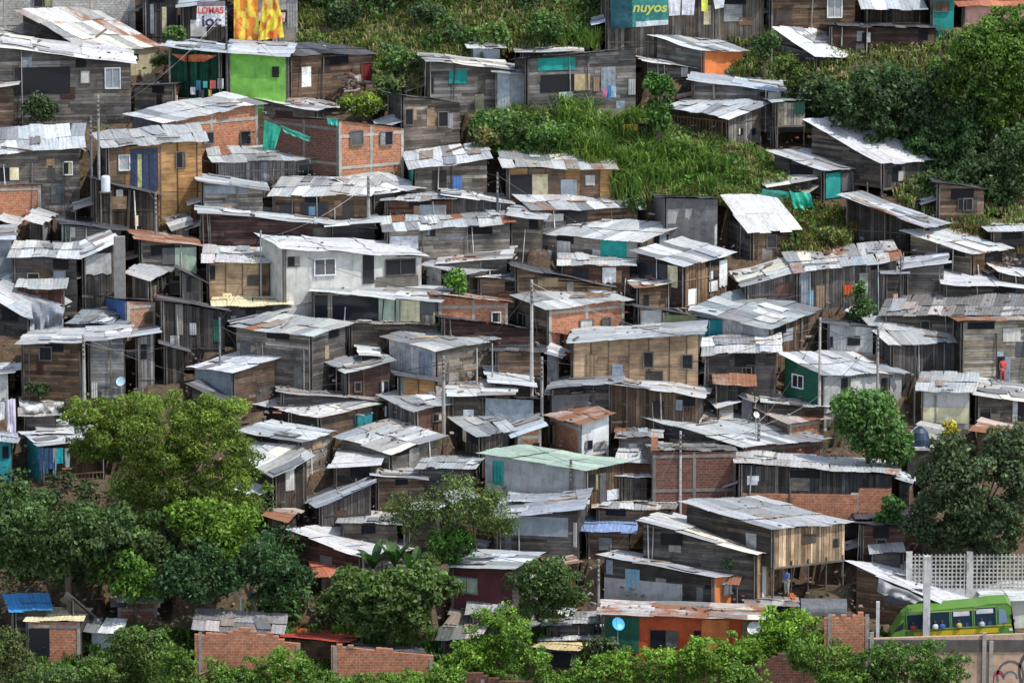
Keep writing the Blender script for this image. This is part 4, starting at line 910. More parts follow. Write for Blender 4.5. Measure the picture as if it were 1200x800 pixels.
# banana plants
def banana(label, px, py, base, h, rnd):
    Y = depth(px, base); g = at(px, base, Y); top = at(px, py, Y); root = empty('banana_plant', g, label, 'banana plant', 'banana plants behind the leafy tree')
    t = MB(); t.tube([g-Vector((0,0,.5)), top], .11, (.10,.13,.05), 7, .07); t.build('stem', 'leaf', root)
    for k in range(8):
        a = k*2.4 + rnd.random(); L = h*rnd.uniform(.8, 1.15); up = rnd.uniform(.75, 1.25); q = MB(); pts = []
        for i in range(8):
            s = i/7; pts.append(top + Vector((math.cos(a)*L*s*.55, math.sin(a)*L*s*.55, L*(up*s - .55*s*s))))
        side = Vector((-math.sin(a), math.cos(a), 0))
        w = [0.03,.2,.27,.30,.28,.22,.13,.01]; c = vary((.035,.085,.022), .2, rnd)
        for i in range(7):
            for sg in (1,-1):
                q.poly([pts[i], pts[i]+side*w[i]*sg+Vector((0,0,.08)), pts[i+1]+side*w[i+1]*sg+Vector((0,0,.08)), pts[i+1]][::sg], None, c)
        q.build('leaf', 'leaf', root)
for px, py, s in ((437,668,'tallest dark banana plant left of the others'),(462,664,'banana plant in the middle with upright leaves'),(485,672,'banana plant nearest the thin grey pole'),(505,684,'lowest banana plant beside the leafy tree')):
    banana(s, px, py, 738, 2.4, R_)

# undergrowth and grass, nobody could count it
def inpoly(x, y, P):
    c = False
    for (x0,y0),(x1,y1) in zip(P, P[1:]+P[:1]):
        if (y0 > y) != (y1 > y) and x < (x1-x0)*(y-y0)/(y1-y0)+x0: c = not c
    return c
def scatter_grass(name, label, P, n, hh, cols, seed, wide=.05):
    rnd = random.Random(seed); m = MB(); xs = [p[0] for p in P]; ys = [p[1] for p in P]; k = 0
    while k < n:
        px, py = rnd.uniform(min(xs), max(xs)), rnd.uniform(min(ys), max(ys))
        if not inpoly(px, py, P): continue
        k += 1; g = ground(px, py); c = vary(rnd.choice(cols), .2, rnd); H_ = hh*rnd.uniform(.4, 1.25)*(1+.6*noise.noise(g*.5))
        for _ in range(9):
            a = rnd.uniform(0, 6.28); l = rnd.uniform(.25, .8)*H_; b = g+Vector((rnd.gauss(0,.16), rnd.gauss(0,.16), -.1)); s = Vector((-math.sin(a), math.cos(a), 0))*wide
            q = b + Vector((math.cos(a)*l*.4, math.sin(a)*l*.4, H_*.7)); e = b + Vector((math.cos(a)*l, math.sin(a)*l, H_*rnd.uniform(.5, 1.0)))
            cc = vary(c, .15, rnd); m.poly([b-s, b+s, q+s, q-s], None, cc); m.poly([q-s, q+s, e], None, cc)
    return tag(m.build(name, 'leaf'), label, None, None, 'stuff')
GC = [(.15,.20,.05),(.12,.19,.04),(.21,.22,.08),(.30,.26,.13),(.10,.16,.04),(.24,.22,.10)]
P1 = [(335,-30),(760,-30),(720,30),(700,62),(600,60),(530,75),(490,110),(440,115),(440,60),(350,52)]
P2 = [(560,140),(620,120),(660,150),(745,140),(790,150),(900,180),(940,240),(990,260),(1000,320),(930,300),(850,240),(760,235),(700,205),(620,185),(570,180)]
P3 = [(840,0),(1000,60),(1200,20),(1200,280),(1100,270),(940,150),(860,110)]
scatter_grass('grass', 'rough green grass covering the slope at the top', P1, 3400, .6, GC, 1)
scatter_grass('grass', 'tall bright green grass between the patchwork shack and white roofs', P2, 3300, .7, [(.15,.24,.05),(.11,.19,.04),(.22,.25,.08),(.27,.23,.11),(.17,.25,.06)], 2, .04)
scatter_grass('grass', 'dim grass under the upper right trees', P3, 2500, .5, GC, 3)
scatter_grass('grass', 'long reed like grass beside the orange board shack', [(655,130),(745,150),(800,185),(880,215),(780,215),(725,235),(660,180)], 800, 1.7, [(.12,.21,.04),(.09,.17,.03),(.16,.22,.05)], 4, .045)
scatter_grass('grass', 'grass on the brown bank below the white slanting roof', [(925,235),(960,240),(1000,260),(990,305),(930,300)], 500, .7, [(.10,.13,.03),(.17,.12,.05)], 5)
scatter_grass('grass', 'weeds on the ridge behind the rubble roofed shack', [(1110,262),(1190,270),(1200,296),(1130,285)], 300, .4, [(.10,.10,.03),(.16,.10,.05)], 6)
scatter_grass('grass', 'weeds growing between the street and the bushes', [(0,740),(1040,740),(1040,830),(0,830)], 3000, .7, [(.06,.13,.02),(.08,.15,.03)], 8)
def cane(label, px, py, h, rnd):
    g = ground(px, py); root = empty('cane_clump', g, label, 'cane clump', 'arching cane clumps on the grassy slope'); m = MB()
    for k in range(260):
        a = rnd.uniform(0, 6.28); l = rnd.uniform(.3, 1.0)*h*.6; H_ = h*rnd.uniform(.5, 1.1); b = g+Vector((rnd.gauss(0,.35), rnd.gauss(0,.35), -.1)); s = Vector((-math.sin(a), math.cos(a), 0))*.045
        c = vary(rnd.choice([(.13,.23,.045),(.09,.18,.035),(.18,.26,.07)]), .2, rnd); pts = [b + Vector((math.cos(a)*l*t, math.sin(a)*l*t, H_*(1.75*t-1.0*t*t))) for t in (0,.35,.7,1)]
        for i in range(3): m.poly([pts[i]-s*(1-.3*i), pts[i]+s*(1-.3*i), pts[i+1]+s*(.7-.3*i), pts[i+1]-s*(.7-.3*i)], None, c)
    m.build('blades', 'leaf', root)
for lab, x, y, h in (('tallest arching cane clump below the patchwork shack',700,186,2.6),('arching cane clump under the yellow sack cloth',738,200,2.3),('arching cane clump right of the orange board shack',742,226,2.0),('arching cane clump left of the tallest one',664,172,2.0),('low arching cane clump between tallest clump and stilted shack',775,214,1.8),('arching cane clump on the slope below the stilted shack',830,222,1.5),('arching cane clump beside teal banner at the top',655,46,1.8),('arching cane clump left of the dark fence at the top',690,52,1.8)):
    cane(lab, x, y, h, R_)
for lab, el, b, c in (('round bush on the top slope above the scrap roofed shack', [(470,68,20,15)], (470,90), (.06,.12,.03)),('light bush on the top slope beside brown board house', [(458,98,22,14)], (458,118), (.08,.13,.04)),('dark bush near the top edge, left one of two', [(400,14,34,16)], (400,36), (.03,.06,.022)),
   ('dark bush near the top edge, right of its twin', [(500,14,30,14)], (500,34), (.035,.065,.025)),('mid green bush on the slope above the pink roofed shack', [(640,30,30,20)], (640,58), (.06,.13,.03)),('small green bush above the tiny teal hut', [(550,38,18,10)], (550,54), (.07,.14,.03)),
   ('leafy bush below the shack with blue grey metal wall', [(605,150,26,20)], (605,178), (.06,.12,.03)),('leafy bush below the tilted grey lean-to', [(640,158,26,18)], (640,184), (.06,.13,.03)),('low bush on the grass edge left of grey tarp shack', [(745,238,18,12)], (745,256), (.05,.10,.025)),('bush on the brown bank below the white slanting roof', [(975,275,22,14)], (975,296), (.10,.13,.035))):
    tree('bush', lab, el, b, c, .16, 40, .34, cat='bush')
def thicket(name, label, P, n, r0, r1, cols, seed, size=.17, dens=36):
    rnd = random.Random(seed); m = MB(); xs = [p[0] for p in P]; ys = [p[1] for p in P]; k = 0
    while k < n:
        px, py = rnd.uniform(min(xs), max(xs)), rnd.uniform(min(ys), max(ys))
        if not inpoly(px, py, P): continue
        k += 1; r = rnd.uniform(r0, r1); g = ground(px, py)
        lobe(m, g+Vector((0,0,r*.4)), r, tuple(x*1.5 for x in rnd.choice(cols)), size, dens*.7, rnd)
    return tag(m.build(name, 'leaf'), label, None, None, 'stuff')
thicket('undergrowth', 'low bushes covering the green slope at the top', P1, 46, .4, 1.1, [(.05,.10,.025),(.04,.085,.025),(.07,.12,.03)], 11)
thicket('undergrowth', 'dense thicket at the very top edge of the slope', [(340,-40),(760,-40),(730,8),(480,14),(350,10)], 40, .8, 1.8, [(.03,.055,.02),(.04,.075,.025)], 12)
thicket('undergrowth', 'tangled shrubs between the middle shacks and stilted shack', [(560,145),(660,140),(680,180),(600,182),(560,170)], 40, .5, 1.1, [(.05,.12,.025),(.06,.10,.025)], 13)
thicket('undergrowth', 'shrubs below the stilted shack', [(680,165),(780,170),(890,205),(870,225),(740,215)], 26, .4, .9, [(.06,.14,.02),(.05,.11,.02)], 14)
thicket('undergrowth', 'dark undergrowth below the upper right trees', [(960,120),(1200,120),(1200,245),(1090,235),(960,160)], 60, .7, 1.4, [(.035,.07,.022),(.03,.06,.02)], 15)
thicket('undergrowth', 'dark undergrowth beneath the lower left trees', [(0,575),(130,565),(300,590),(345,640),(360,690),(0,685)], 80, .6, 1.2, [(.025,.05,.016),(.03,.065,.018)], 16)
thicket('undergrowth', 'weeds and shrubs scattered between the street houses', [(300,680),(420,690),(500,740),(420,740),(300,720)], 24, .5, 1.0, [(.05,.10,.025),(.04,.07,.022)], 17)

# ---------------- rubble on roofs and ground ----------------
def debris():
    rnd = random.Random(5); m = MB(); cols = [(.20,.18,.16),(.12,.10,.08),(.30,.28,.26),(.26,.11,.07),(.10,.09,.08),(.07,.06,.06),(.16,.12,.09)]
    def piece(p, up, s):
        a = rnd.uniform(0, 6.28); L = s*rnd.choice((.5, 1, 1, 2.6)); W = s*rnd.uniform(.3, .8); T = s*rnd.uniform(.15, .5)
        ax = Vector((math.cos(a), math.sin(a), rnd.uniform(-.2,.2))); ay = Vector((-math.sin(a), math.cos(a), rnd.uniform(-.1,.1)))
        m.box(p, ax*L, ay*W, Vector((0,0,T)), vary(rnd.choice(cols), .3, rnd))
    for h in HOUSES:
        if h['cat'] != 'shack' and rnd.random() < .5: continue
        n = int(h['Lu']*h['Lv']*({'m':1.3,'k':1.6,'w':.35,'g':.4,'r':.6}.get(h['roof'], .3))*rnd.uniform(.1, .9)**1.3)
        for _ in range(n):
            u, v = rnd.uniform(.2, h['Lu']-.2), rnd.uniform(.2, h['Lv']-.2); p = h['C']+h['eu']*u+h['ev']*v
            piece(Vector((p.x, p.y, h['zC']+h['su']*u+h['sv']*v+.06)), None, rnd.uniform(.07, .24))
    for _ in range(5200):
        px, py = rnd.uniform(-10, 1210), rnd.uniform(60, 730); 
        if inpoly(px, py, P2) or inpoly(px, py, P3): continue
        piece(ground(px, py)+Vector((0,0,-.05)), None, rnd.uniform(.08, .3))
    for P, n in (([(485,60),(520,70),(500,112),(470,110),(480,85)],160), ([(1060,268),(1190,300),(1190,330),(1080,300)],260), ([(600,150),(760,150),(760,180),(600,175)],0), ([(1020,372),(1200,350),(1200,380),(1040,380)],160),([(395,80),(430,95),(420,110),(400,105)],40)):
        k = 0
        while k < n:
            px, py = rnd.uniform(min(p[0] for p in P), max(p[0] for p in P)), rnd.uniform(min(p[1] for p in P), max(p[1] for p in P))
            if inpoly(px, py, P): k += 1; piece(ground(px, py)+Vector((0,0,.05)), None, rnd.uniform(.15, .45))
    tag(m.build('debris', 'conc'), 'bricks, board ends and scrap strewn on roofs and ground', None, None, 'stuff')
debris()
def loose_boards():
    """scrap boards leaning or lying on the larger roofs: one thing each"""
    rnd = random.Random(21); n = 0
    for h in sorted(HOUSES, key=lambda h: -h['Lu']*h['Lv']):
        if h['roof'] not in 'wmgk' or n >= 46: continue
        n += 1; u, v = rnd.uniform(.6, max(.7, h['Lu']-2)), rnd.uniform(.6, max(.7, h['Lv']-1.6)); p = h['C']+h['eu']*u+h['ev']*v
        z = h['zC']+h['su']*u+h['sv']*v+.09; a = rnd.uniform(-.6,.6); L = rnd.uniform(1.2, 2.6)
        e = (h['eu']*math.cos(a)+h['ev']*math.sin(a)); sl = h['su']*math.cos(a)+h['sv']*math.sin(a)
        q = MB(); P0 = Vector((p.x, p.y, z)); ax = Vector((e.x*L, e.y*L, sl*L)); ay = Vector((-e.y, e.x, 0))*.16
        ay.z = (h['sv']*math.cos(a)-h['su']*math.sin(a))*.16
        c = vary(rnd.choice([PAL['wl'], PAL['wg'], PAL['wt'], PAL['wb']]), .25, rnd)
        q.box(P0, ax, ay, (0,0,.05), c); lab = h['label'].split(); 
        o = q.build('loose_board', 'wood', None, P0); tag(o, 'loose board weighing down the roof of the '+' '.join(lab[:7]).rstrip(), 'board', 'boards lying on the roofs')
loose_boards()

# ---------------- poles, cables ----------------
def pole(label, px, ytop, ybase, arm=True, r=.11, col=(.30,.29,.27), lamp=False, name='utility_pole'):
    Y = depth(px, ybase); g = at(px, ybase, Y); t = at(px, ytop, Y); root = empty(name, g, label, 'pole', 'utility poles and posts among the houses')
    m = MB(); m.tube([g-Vector((0,0,.8)), Vector((g.x,g.y,t.z))], r, col, 8, r*.7); m.build('pole', 'conc', root)
    top = Vector((g.x, g.y, t.z))
    if arm:
        m = MB(); m.box(top+Vector((-.07,-.18,-1.5)), (.14,0,0), (0,.06,0), (0,0,1.3), (.10,.10,.10)); m.build('rack', 'metal', root)
        for i in range(4):
            q = MB(); q.lathe(top+Vector((0,-.22,-.35-.3*i)), [(0,.05),(.05,.05),(.06,0),(.05,-.05),(0,-.05)], (.35,.30,.26), 8); q.build('insulator', 'metal', root)
    return top
T = {}
T['a'] = pole('double concrete pole, the left one, before the wide weatherboard shack', 108, 136, 252, r=.1, col=(.16,.16,.16))
T['b'] = pole('paler taller concrete pole carrying the white tank', 117, 112, 268)
T['c'] = pole('dark slender pole beside the green veranda', 266, 8, 118, r=.1, col=(.07,.075,.08))
T['d'] = pole('grey pole standing in front of the low pale roofed shack', 432, 206, 272, r=.13)
T['e'] = pole('tall concrete pole beside the orange brick house in the centre', 623, 328, 455, r=.13, col=(.42,.41,.38))
T['f'] = pole('pole with stacked insulators left of the orange board house', 520, 417, 500, r=.13)
T['g'] = pole('grey pole standing between tall concrete pole and dark shack', 635, 418, 482, r=.12)
T['h'] = pole('thin pole in front of the white plastered house', 306, 270, 348, False, .07, (.32,.32,.32))
T['i'] = pole('thin bluish pole right of the big spreading tree', 258, 372, 454, False, .08, (.16,.20,.22))
T['j'] = pole('leaning grey post under the orange plywood shack', 183, 226, 284, r=.1, col=(.22,.22,.22))
T['k'] = pole('pale pole at the left end of the white board house', 960, 372, 484, False, .1, (.42,.40,.36))
T['l'] = pole('pole with insulators before the dark doors of the white board house', 1028, 384, 470, r=.1)
T['m'] = pole('concrete pole in front of the dark brick house', 797, 505, 592, r=.1, col=(.45,.44,.42))
T['n'] = pole('short dark pole before the pale blue side wall', 669, 538, 598, r=.12, col=(.12,.13,.12))
T['o'] = pole('short pole on the widest grey white roof', 889, 489, 534, r=.12, col=(.17,.17,.16))
T['p'] = pole('thin pole at the upper right beside small yellow tipped tree', 904, 18, 82, False, .06, (.25,.24,.22))
T['q'] = pole('grey pole left of the long dark plank house', 701, 655, 742, r=.12, col=(.22,.22,.22))
T['r'] = pole('thin post with bowl shaped top left of the two centre poles', 577, 402, 452, False, .06)
T['s'] = pole('dark pole among shacks right of tall brick house', 583, 202, 266, r=.1, col=(.10,.10,.10))
T['t'] = pole('thin pale post before the grey panel shack', 559, 408, 448, False, .06, (.45,.43,.4))
T['u'] = pole('triple banded pale pole left of the grey board shack', 99, 392, 482, r=.13, col=(.38,.37,.34))
T['v'] = pole('dark pole before the brown board shack', 1055, 300, 360, False, .07, (.10,.10,.10))
T['w'] = pole('thin grey pole beside the banana plants', 474, 600, 672, False, .07)
T['x'] = pole('dark stub pole on the upper left patched roof', 38, 14, 50, False, .13, (.09,.09,.09))
T['y'] = pole('dark pole behind the white terrace roof at the far right', 1058, 296, 352, False, .05)
T['z'] = pole('thin dark pole in front of white walled shack', 1071, 405, 500, False, .07, (.07,.07,.07))
def cable(label, a, b, sag, r=.018):
    m = MB(); a, b = Vector(a), Vector(b); pts = [a.lerp(b, i/14) - Vector((0,0,sag*4*(i/14)*(1-i/14))) for i in range(15)]
    m.tube(pts, r, (.02,.02,.022), 4); o = m.build('power_cable', 'metal', None, a); tag(o, label, 'cable', 'power cables strung across the roofs')
dz = Vector((0,-.2,-.5))
for lab, a, b, s in (('cable from the dark leaning pole to the tank pole','b','j',.5),('cable from the grey pole to the thin pole by the white plastered house','d','h',.6),
  ('cable from the slender dark pole to the pale tank pole','c','b',1.0),('cable between the grey pole and the dark pole at right','d','s',.7),
  ('cable from the tall concrete pole down to the insulator pole','e','f',.8),('cable between the two poles in the centre','e','g',.4),('long cable from the tall concrete pole to the pale pole at right','e','k',1.8),
  ('cable along the white board house between its poles','k','l',.4),('cable from the dark brick house pole to the short dark pole','m','n',.6),('cable from the dark brick house pole to the roof pole','m','o',.5),
  ('cable from the short dark pole to the pole by the plank house','n','q',.9),('cable from the thin bluish pole to the insulator pole','i','f',1.4),('cable from the pale banded pole to the bluish pole','u','i',1.0),
  ('cable from the right roof pole to the white board house pole','o','l',1.0)):
    cable(lab, T[a]+dz, T[b]+dz, s)
cable('cable crossing the lower bushes to the pole by the plank house', at(590,700,depth(590,760)), T['q']+dz, .5)
NICK = dict(a='left double pole', b='tank pole', c='veranda pole', d='low roof pole', e='tall central pole', f='stacked insulator pole', g='short central pole', h='thin pole by the white house', i='bluish pole', j='leaning post', k='pale pole of the white board house', l='insulator pole of the white board house', m='dark brick house pole', n='side wall pole', o='roof pole', q='plank house pole', s='dark pole by the brick house', u='banded pole', v='brown board shack pole', w='banana plant pole', y='far right dark pole')
for x, y, s in (('a','d',1.2),('a','j',.4),('c','s',2.2),('c','a',.9),('d','e',1.6),('s','e',1.4),('s','v',3.2),('h','i',.5),('h','e',1.8),('e','l',2.2),('g','k',1.5),('f','g',.4),('f','n',1.1),('i','w',1.6),('g','m',1.2),('k','o',.7),('e','v',2.4),('l','y',.6),('u','f',2.4),('m','q',1.1),('w','q',1.2),('v','y',.1)):
    cable(f'cable from the {NICK[x]} to the {NICK[y]}', T[x]+dz*.6+Vector((.05,0,.1)), T[y]+dz*.6+Vector((.05,0,.1)), s, .014)
def streetlamp():
    Y = depth(282, 745); g = at(282, 745, Y); t = at(282, 700, Y); root = empty('street_lamp', g, 'twin armed street lamp in front of the dark layered tree', 'street lamp')
    m = MB(); m.tube([g-Vector((0,0,.5)), t], .09, (.40,.42,.44), 8, .06); m.build('pole', 'conc', root)
    for s in (-1, 1):
        q = MB(); q.tube([t, t+Vector((s*.3,0,.25)), t+Vector((s*.62,0,.33))], .03, (.4,.42,.44), 6); q.build('arm', 'metal', root)
        q = MB(); q.lathe(t+Vector((s*.7,0,.36)), [(0,.1),(.12,.07),(.17,-.02),(.13,-.1),(0,-.12)], (.55,.62,.68), 12); q.build('lamp_head', 'metal', root)
streetlamp()

EXTRA = [('right of the tall bright bush above the little brick hut', [(690,790,34,22)], (.06,.14,.022)), ('between the orange house and the curved canopy', [(865,765,40,26)], (.07,.165,.022)),
 ('at the foot of the cream roofed brick hut', [(110,788,40,24)], (.05,.11,.024)), ('left of the orange and green house', [(750,795,34,18)], (.065,.15,.022)), ('under the street wall, next to the brick wall', [(985,796,40,22)], (.055,.13,.022)), ('before the long street brick house', [(270,797,50,20)], (.05,.125,.024)), ('at the bottom under the little brick hut', [(655,800,40,16)], (.06,.14,.022)),('below the shingled house', [(520,795,40,24)], (.06,.14,.022)),('near bare brick wall, in the bottom row', [(430,800,44,16)], (.055,.13,.022))]
for d_, el, c_ in EXTRA:
    cx, cy, rx, ry = el[0]; tree('feathery_bush', 'feathery green bush '+d_, el, (cx, cy+ry+20), tuple(x*k for x, k in zip(c_, (1.35,1.15,1))), .12, 60, .21, .75, 6, 'feathery green bushes along the bottom', 'bush')

thicket('undergrowth', 'mixed light and dark shrubs in the tall grass of the slope', P2, 44, .3, .8, [(.07,.15,.03),(.045,.09,.025),(.10,.15,.04),(.05,.12,.02)], 31, .15, 44)
# ---------------- flat frontal structures ----------------
def frontal(name, label, cat, x0, y0, x1, y1, base, mat, col=(1,1,1), th=.2, y0r=None, dY=0, piece='wall', tall=True):
    """an upright slab facing the camera between two pixel columns; top y0 (y0r at the right end)"""
    Y = depth((x0+x1)/2, base)+dY; g = at(x0, base, Y); root = empty(name, g, label, cat)
    a, b = at(x0, y0, Y), at(x1, y0 if y0r is None else y0r, Y); zb = at(x0, y1, Y).z - (1.0 if tall else 0)
    m = MB(); L = b.x-a.x
    f = Face((a.x, Y, 0), (1,0,0), (0,-1,0), L, zb, a.z, b.z)
    P = lambda t, z, o: f.P(t, z, o)
    m.poly([P(0,zb,0), P(L,zb,0), P(L,b.z,0), P(0,a.z,0)], [(0,zb),(L,zb),(L,b.z),(0,a.z)], col)
    m.poly([P(0,a.z,0), P(L,b.z,0), P(L,b.z,-th), P(0,a.z,-th)], [(0,0),(L,0),(L,th),(0,th)], col)
    for t, z in ((0,a.z),(L,b.z)): m.poly([P(t,zb,0), P(t,zb,-th), P(t,z,-th), P(t,z,0)], [(0,zb),(th,zb),(th,z),(0,z)], col)
    m.poly([P(0,zb,-th), P(L,zb,-th), P(L,b.z,-th), P(0,a.z,-th)], [(0,zb),(L,zb),(L,b.z),(0,a.z)], col)
    m.build(piece, mat, root)
    if mat.startswith('brick') and tall:      # broken top courses and a few stained concrete ties
        rnd = random.Random(hash_(label)); q = MB(); t = 0; hgt = 0
        while t < L-.4:
            hgt = max(0, min(4, hgt+rnd.choice((-1,-1,0,0,1,1)))); z = min(f.top(t), f.top(t+.34))-.03
            if hgt: q.box(f.P(t, z, .002), f.e*.34, f.n*(-th), (0,0,.05+.17*hgt))
            t += .34
        q.build('broken_course', mat, root); n_ = max(1, int(L/4)); q = MB()
        for i in range(n_+1): t = min(L-.25, L*i/n_+rnd.uniform(0,.3)); q.box(f.P(t, f.zb, .003), f.e*.22, f.n*.03, (0,0,f.top(t)-f.zb+rnd.uniform(-.3,.4)), (.30,.27,.24))
        q.build('concrete_tie', 'conc', root)
    return root, f, Y
def strip(root, name, f, x0, y0, x1, y1, mat, col, off=.03, th=.05):
    s0, z0 = f.hit(x0, y1); s1, z1 = f.hit(x1, y0); m = MB(); m.box(f.P(s0, z0, off), f.e*(s1-s0), f.n*th, (0,0,z1-z0), col); return m.build(name, mat, root)
# retaining wall along the street at the lower right
r, f, Yw = frontal('retaining_wall', 'pale graffiti marked street wall with dark top below the bus', 'wall', 1018, 748, 1215, 830, 800, 'conc', (.46,.33,.235), .25, y0r=742)
strip(r, 'coping_band', f, 1018, 749, 1215, 763, 'conc', (.10,.09,.08), .01, .06)
for x in (1018, 1150, 1158, 1210): strip(r, 'pillar', f, x, 740 if x != 1158 else 750, x+6, 828, 'conc', (.34,.31,.27), .05, .12)
def arc(root, f, cx, cy, rx, ry, a0, a1, w, c):
    m = MB(); n = 14; s0, z0 = f.hit(cx, cy); k = Yw/F/CP
    for i in range(n):
        p = []
        for j, rr in ((i,1),(i+1,1),(i+1,1-w),(i,1-w)):
            a = a0+(a1-a0)*j/n; p.append(f.P(s0+math.cos(a)*rx*k*rr, z0+math.sin(a)*ry*k*rr, .012))
        m.poly(p, None, c)
    m.build('graffiti', 'paint', root)
arc(r, f, 1184, 792, 17, 20, -.3, 3.5, .16, (.13,.12,.11)); arc(r, f, 1184, 795, 9, 10, 0, 3.2, .2, (.10,.15,.17)); arc(r, f, 1170, 798, 8, 14, .5, 4, .35, (.30,.05,.08)); arc(r, f, 1203, 786, 10, 22, 1.2, 4.6, .3, (.10,.08,.09))
frontal('brick_wall', 'worn brick wall between the curved canopy and the street pillars', 'wall', 966, 724, 1019, 830, 792, 'brick', th=.25)
frontal('brick_wall', 'low reddish brick wall behind the bottom bushes', 'wall', 700, 777, 966, 840, 812, 'brickd', th=.25, y0r=771)
frontal('brick_wall', 'low brick wall behind the bushes at bottom left', 'wall', 480, 798, 640, 850, 822, 'brickd', th=.25)
frontal('brick_wall', 'orange brick street wall below the grey street roof', 'wall', 228, 743, 352, 850, 800, 'brick', th=.25, y0r=754)
frontal('brick_wall', 'bare orange brick street wall right of the red roof', 'wall', 388, 757, 508, 850, 800, 'brick', th=.25, y0r=768)
frontal('concrete_post', 'tall pale concrete post in front of the bright workshop roof', 'post', 1083, 652, 1091, 760, 772, 'conc', (.52,.52,.50), .4, piece='shaft')
frontal('white_post', 'short white post left of the green bus', 'post', 1027, 705, 1031, 760, 770, 'conc', (.6,.6,.58), .2, piece='shaft')
frontal('brick_pier', 'orange brick chimney like pier on the dark brick house', 'pier', 763, 512, 771, 530, 590, 'brick', th=.4, tall=False, piece='shaft')
# lattice block wall
def lattice():
    Y = depth(1130, 700); k = Y/F/CP; x0, x1 = at(1062, 660, Y).x, at(1212, 660, Y).x; zt, zb = at(1100, 649, Y).z, at(1100, 690, Y).z
    root = empty('lattice_wall', (x0, Y, zb), 'white openwork block wall with square holes behind the bus', 'wall'); m = MB()
    n = int((x1-x0)/.255); c = (.40,.39,.35)
    for i in range(n+1): m.box((x0+i*.255, Y-.06, zb), (.085,0,0), (0,.14,0), (0,0,zt-zb), c)
    j = 0
    while zb + j*.255 < zt+.05: m.box((x0, Y-.04, zb+j*.255), (x1-x0,0,0), (0,.10,0), (0,0,.085), c); j += 1
    m.build('block_grid', 'conc', root)
    for px in (1062, 1133, 1208):
        q = MB(); a = at(px, 650, Y); q.box((a.x, Y-.12, zb-.6), (.38,0,0), (0,.3,0), (0,0,zt-zb+.75), (.46,.45,.42)); q.build('column', 'conc', root)
    q = MB(); q.box((x0, Y-.07, zb-1.6), (x1-x0,0,0), (0,.2,0), (0,0,1.6), (.5,.5,.47)); q.build('footing', 'conc', root)
lattice()
# barrel canopy
def canopy():
    Y = depth(960, 762); a, b = at(938, 724, Y), at(992, 724, Y); r = .85; root = empty('barrel_canopy', (a.x, Y, hz(Y)), 'dark grey barrel shaped canopy left of the street pillars', 'canopy')
    m = MB(); N = 12; zt = at(960, 701, Y).z; zb = zt-r
    for i in range(N):
        p0, p1 = math.pi*i/N, math.pi*(i+1)/N
        A = [(-math.cos(p)*r, math.sin(p)*r) for p in (p0, p1)]
        m.poly([(a.x, Y+A[0][0], zb+A[0][1]), (b.x, Y+A[0][0]+.1, zb+A[0][1]-.05), (b.x, Y+A[1][0]+.1, zb+A[1][1]-.05), (a.x, Y+A[1][0], zb+A[1][1])], [(0,i),(3,i),(3,i+1),(0,i+1)], (.10,.105,.11))
    m.build('cover', 'tarp', root, smooth=False)
    m = MB()
    for x in (a.x+.05, b.x-.1):
        for y in (-r, r): m.tube([(x, Y+y, hz(Y)-.5), (x, Y+y, zb)], .04, (.3,.3,.3))
    m.build('frame', 'metal', root)
canopy()
# cream of small things
def lathe_thing(name, label, cat, px, py, base, prof, col, mat='metal', parts=(), tilt=None, dY=0):
    Y = depth(px, base)+dY; p = at(px, py, Y); root = empty(name, p, label, cat); m = MB(); m.lathe(p, prof, col, 16, tilt); m.build('body', mat, root, smooth=True)
    for nm, pr, c in parts: q = MB(); q.lathe(p, pr, c, 12, tilt); q.build(nm, mat, root)
    return root, p, Y
r, p, Y = lathe_thing('water_tank', 'white drum water tank beside the pale tall pole', 'water tank', 124, 224, 278, [(0,0),(.3,0),(.31,.4),(.3,.95),(.26,1.0)], (.62,.66,.70), parts=[('lid', [(0,1.06),(.2,1.05),(.29,.99),(.29,.96)], (.5,.55,.6))])
q = MB(); q.box(p+Vector((-.4,-.4,-.08)), (.8,0,0), (0,.8,0), (0,0,.08), PAL['wg'])
for sx in (-.35,.3):
    for sy in (-.35,.3): q.box(p+Vector((sx,sy,-3.4)), (.06,0,0), (0,.06,0), (0,0,3.3), PAL['wg'])
q.build('stand', 'wood', r)
r, p, Y = lathe_thing('water_tank', 'dark blue domed water tank left of the yellow speckled bush', 'water tank', 1078, 519, 545, [(0,-.1),(.6,-.1),(.62,.3),(.5,.75),(.25,.98),(0,1.02)], (.03,.05,.09), parts=[('cap', [(0,1.1),(.14,1.08),(.16,1.0)], (.02,.03,.05))])
q = MB(); q.box(p+Vector((-.9,-.8,-.3)), (1.8,0,0), (0,1.6,0), (0,0,.18), (.45,.46,.46)); q.box(p+Vector((-.8,-.7,-2.4)), (1.6,0,0), (0,1.4,0), (0,0,2.1), (.05,.04,.04)); q.build('stand', 'conc', r)
def dish(label, px, py, base, rad, col, rot):
    Y = depth(px, base); p = at(px, py, Y); root = empty('satellite_dish', p, label, 'satellite dish'); ax = Matrix.Rotation(rot, 3, 'Z') @ Matrix.Rotation(math.radians(60), 3, 'X')
    m = MB(); m.lathe(p, [(0,0),(rad*.5,.05*rad),(rad*.8,.14*rad),(rad,.24*rad)], col, 18, ax); m.build('reflector', 'metal', root, smooth=True)
    q = MB(); q.tube([p+ax@Vector((0,rad*.9,.2*rad)), p+ax@Vector((0,0,rad*.8))], .02, (.3,.3,.3), 5); q.build('feed_arm', 'metal', root)
    q = MB(); q.tube([p, p+Vector((0,.25,-.1)), p+Vector((0,.25,-1.6))], .03, (.3,.3,.3), 6); q.build('mast', 'metal', root)
dish('sky blue satellite dish on the left corner of the orange and green house', 724, 731, 780, .42, (.05,.38,.68), .5)
dish('pale satellite dish on the roof above the big spreading tree', 142, 447, 470, .32, (.45,.62,.70), -.4)
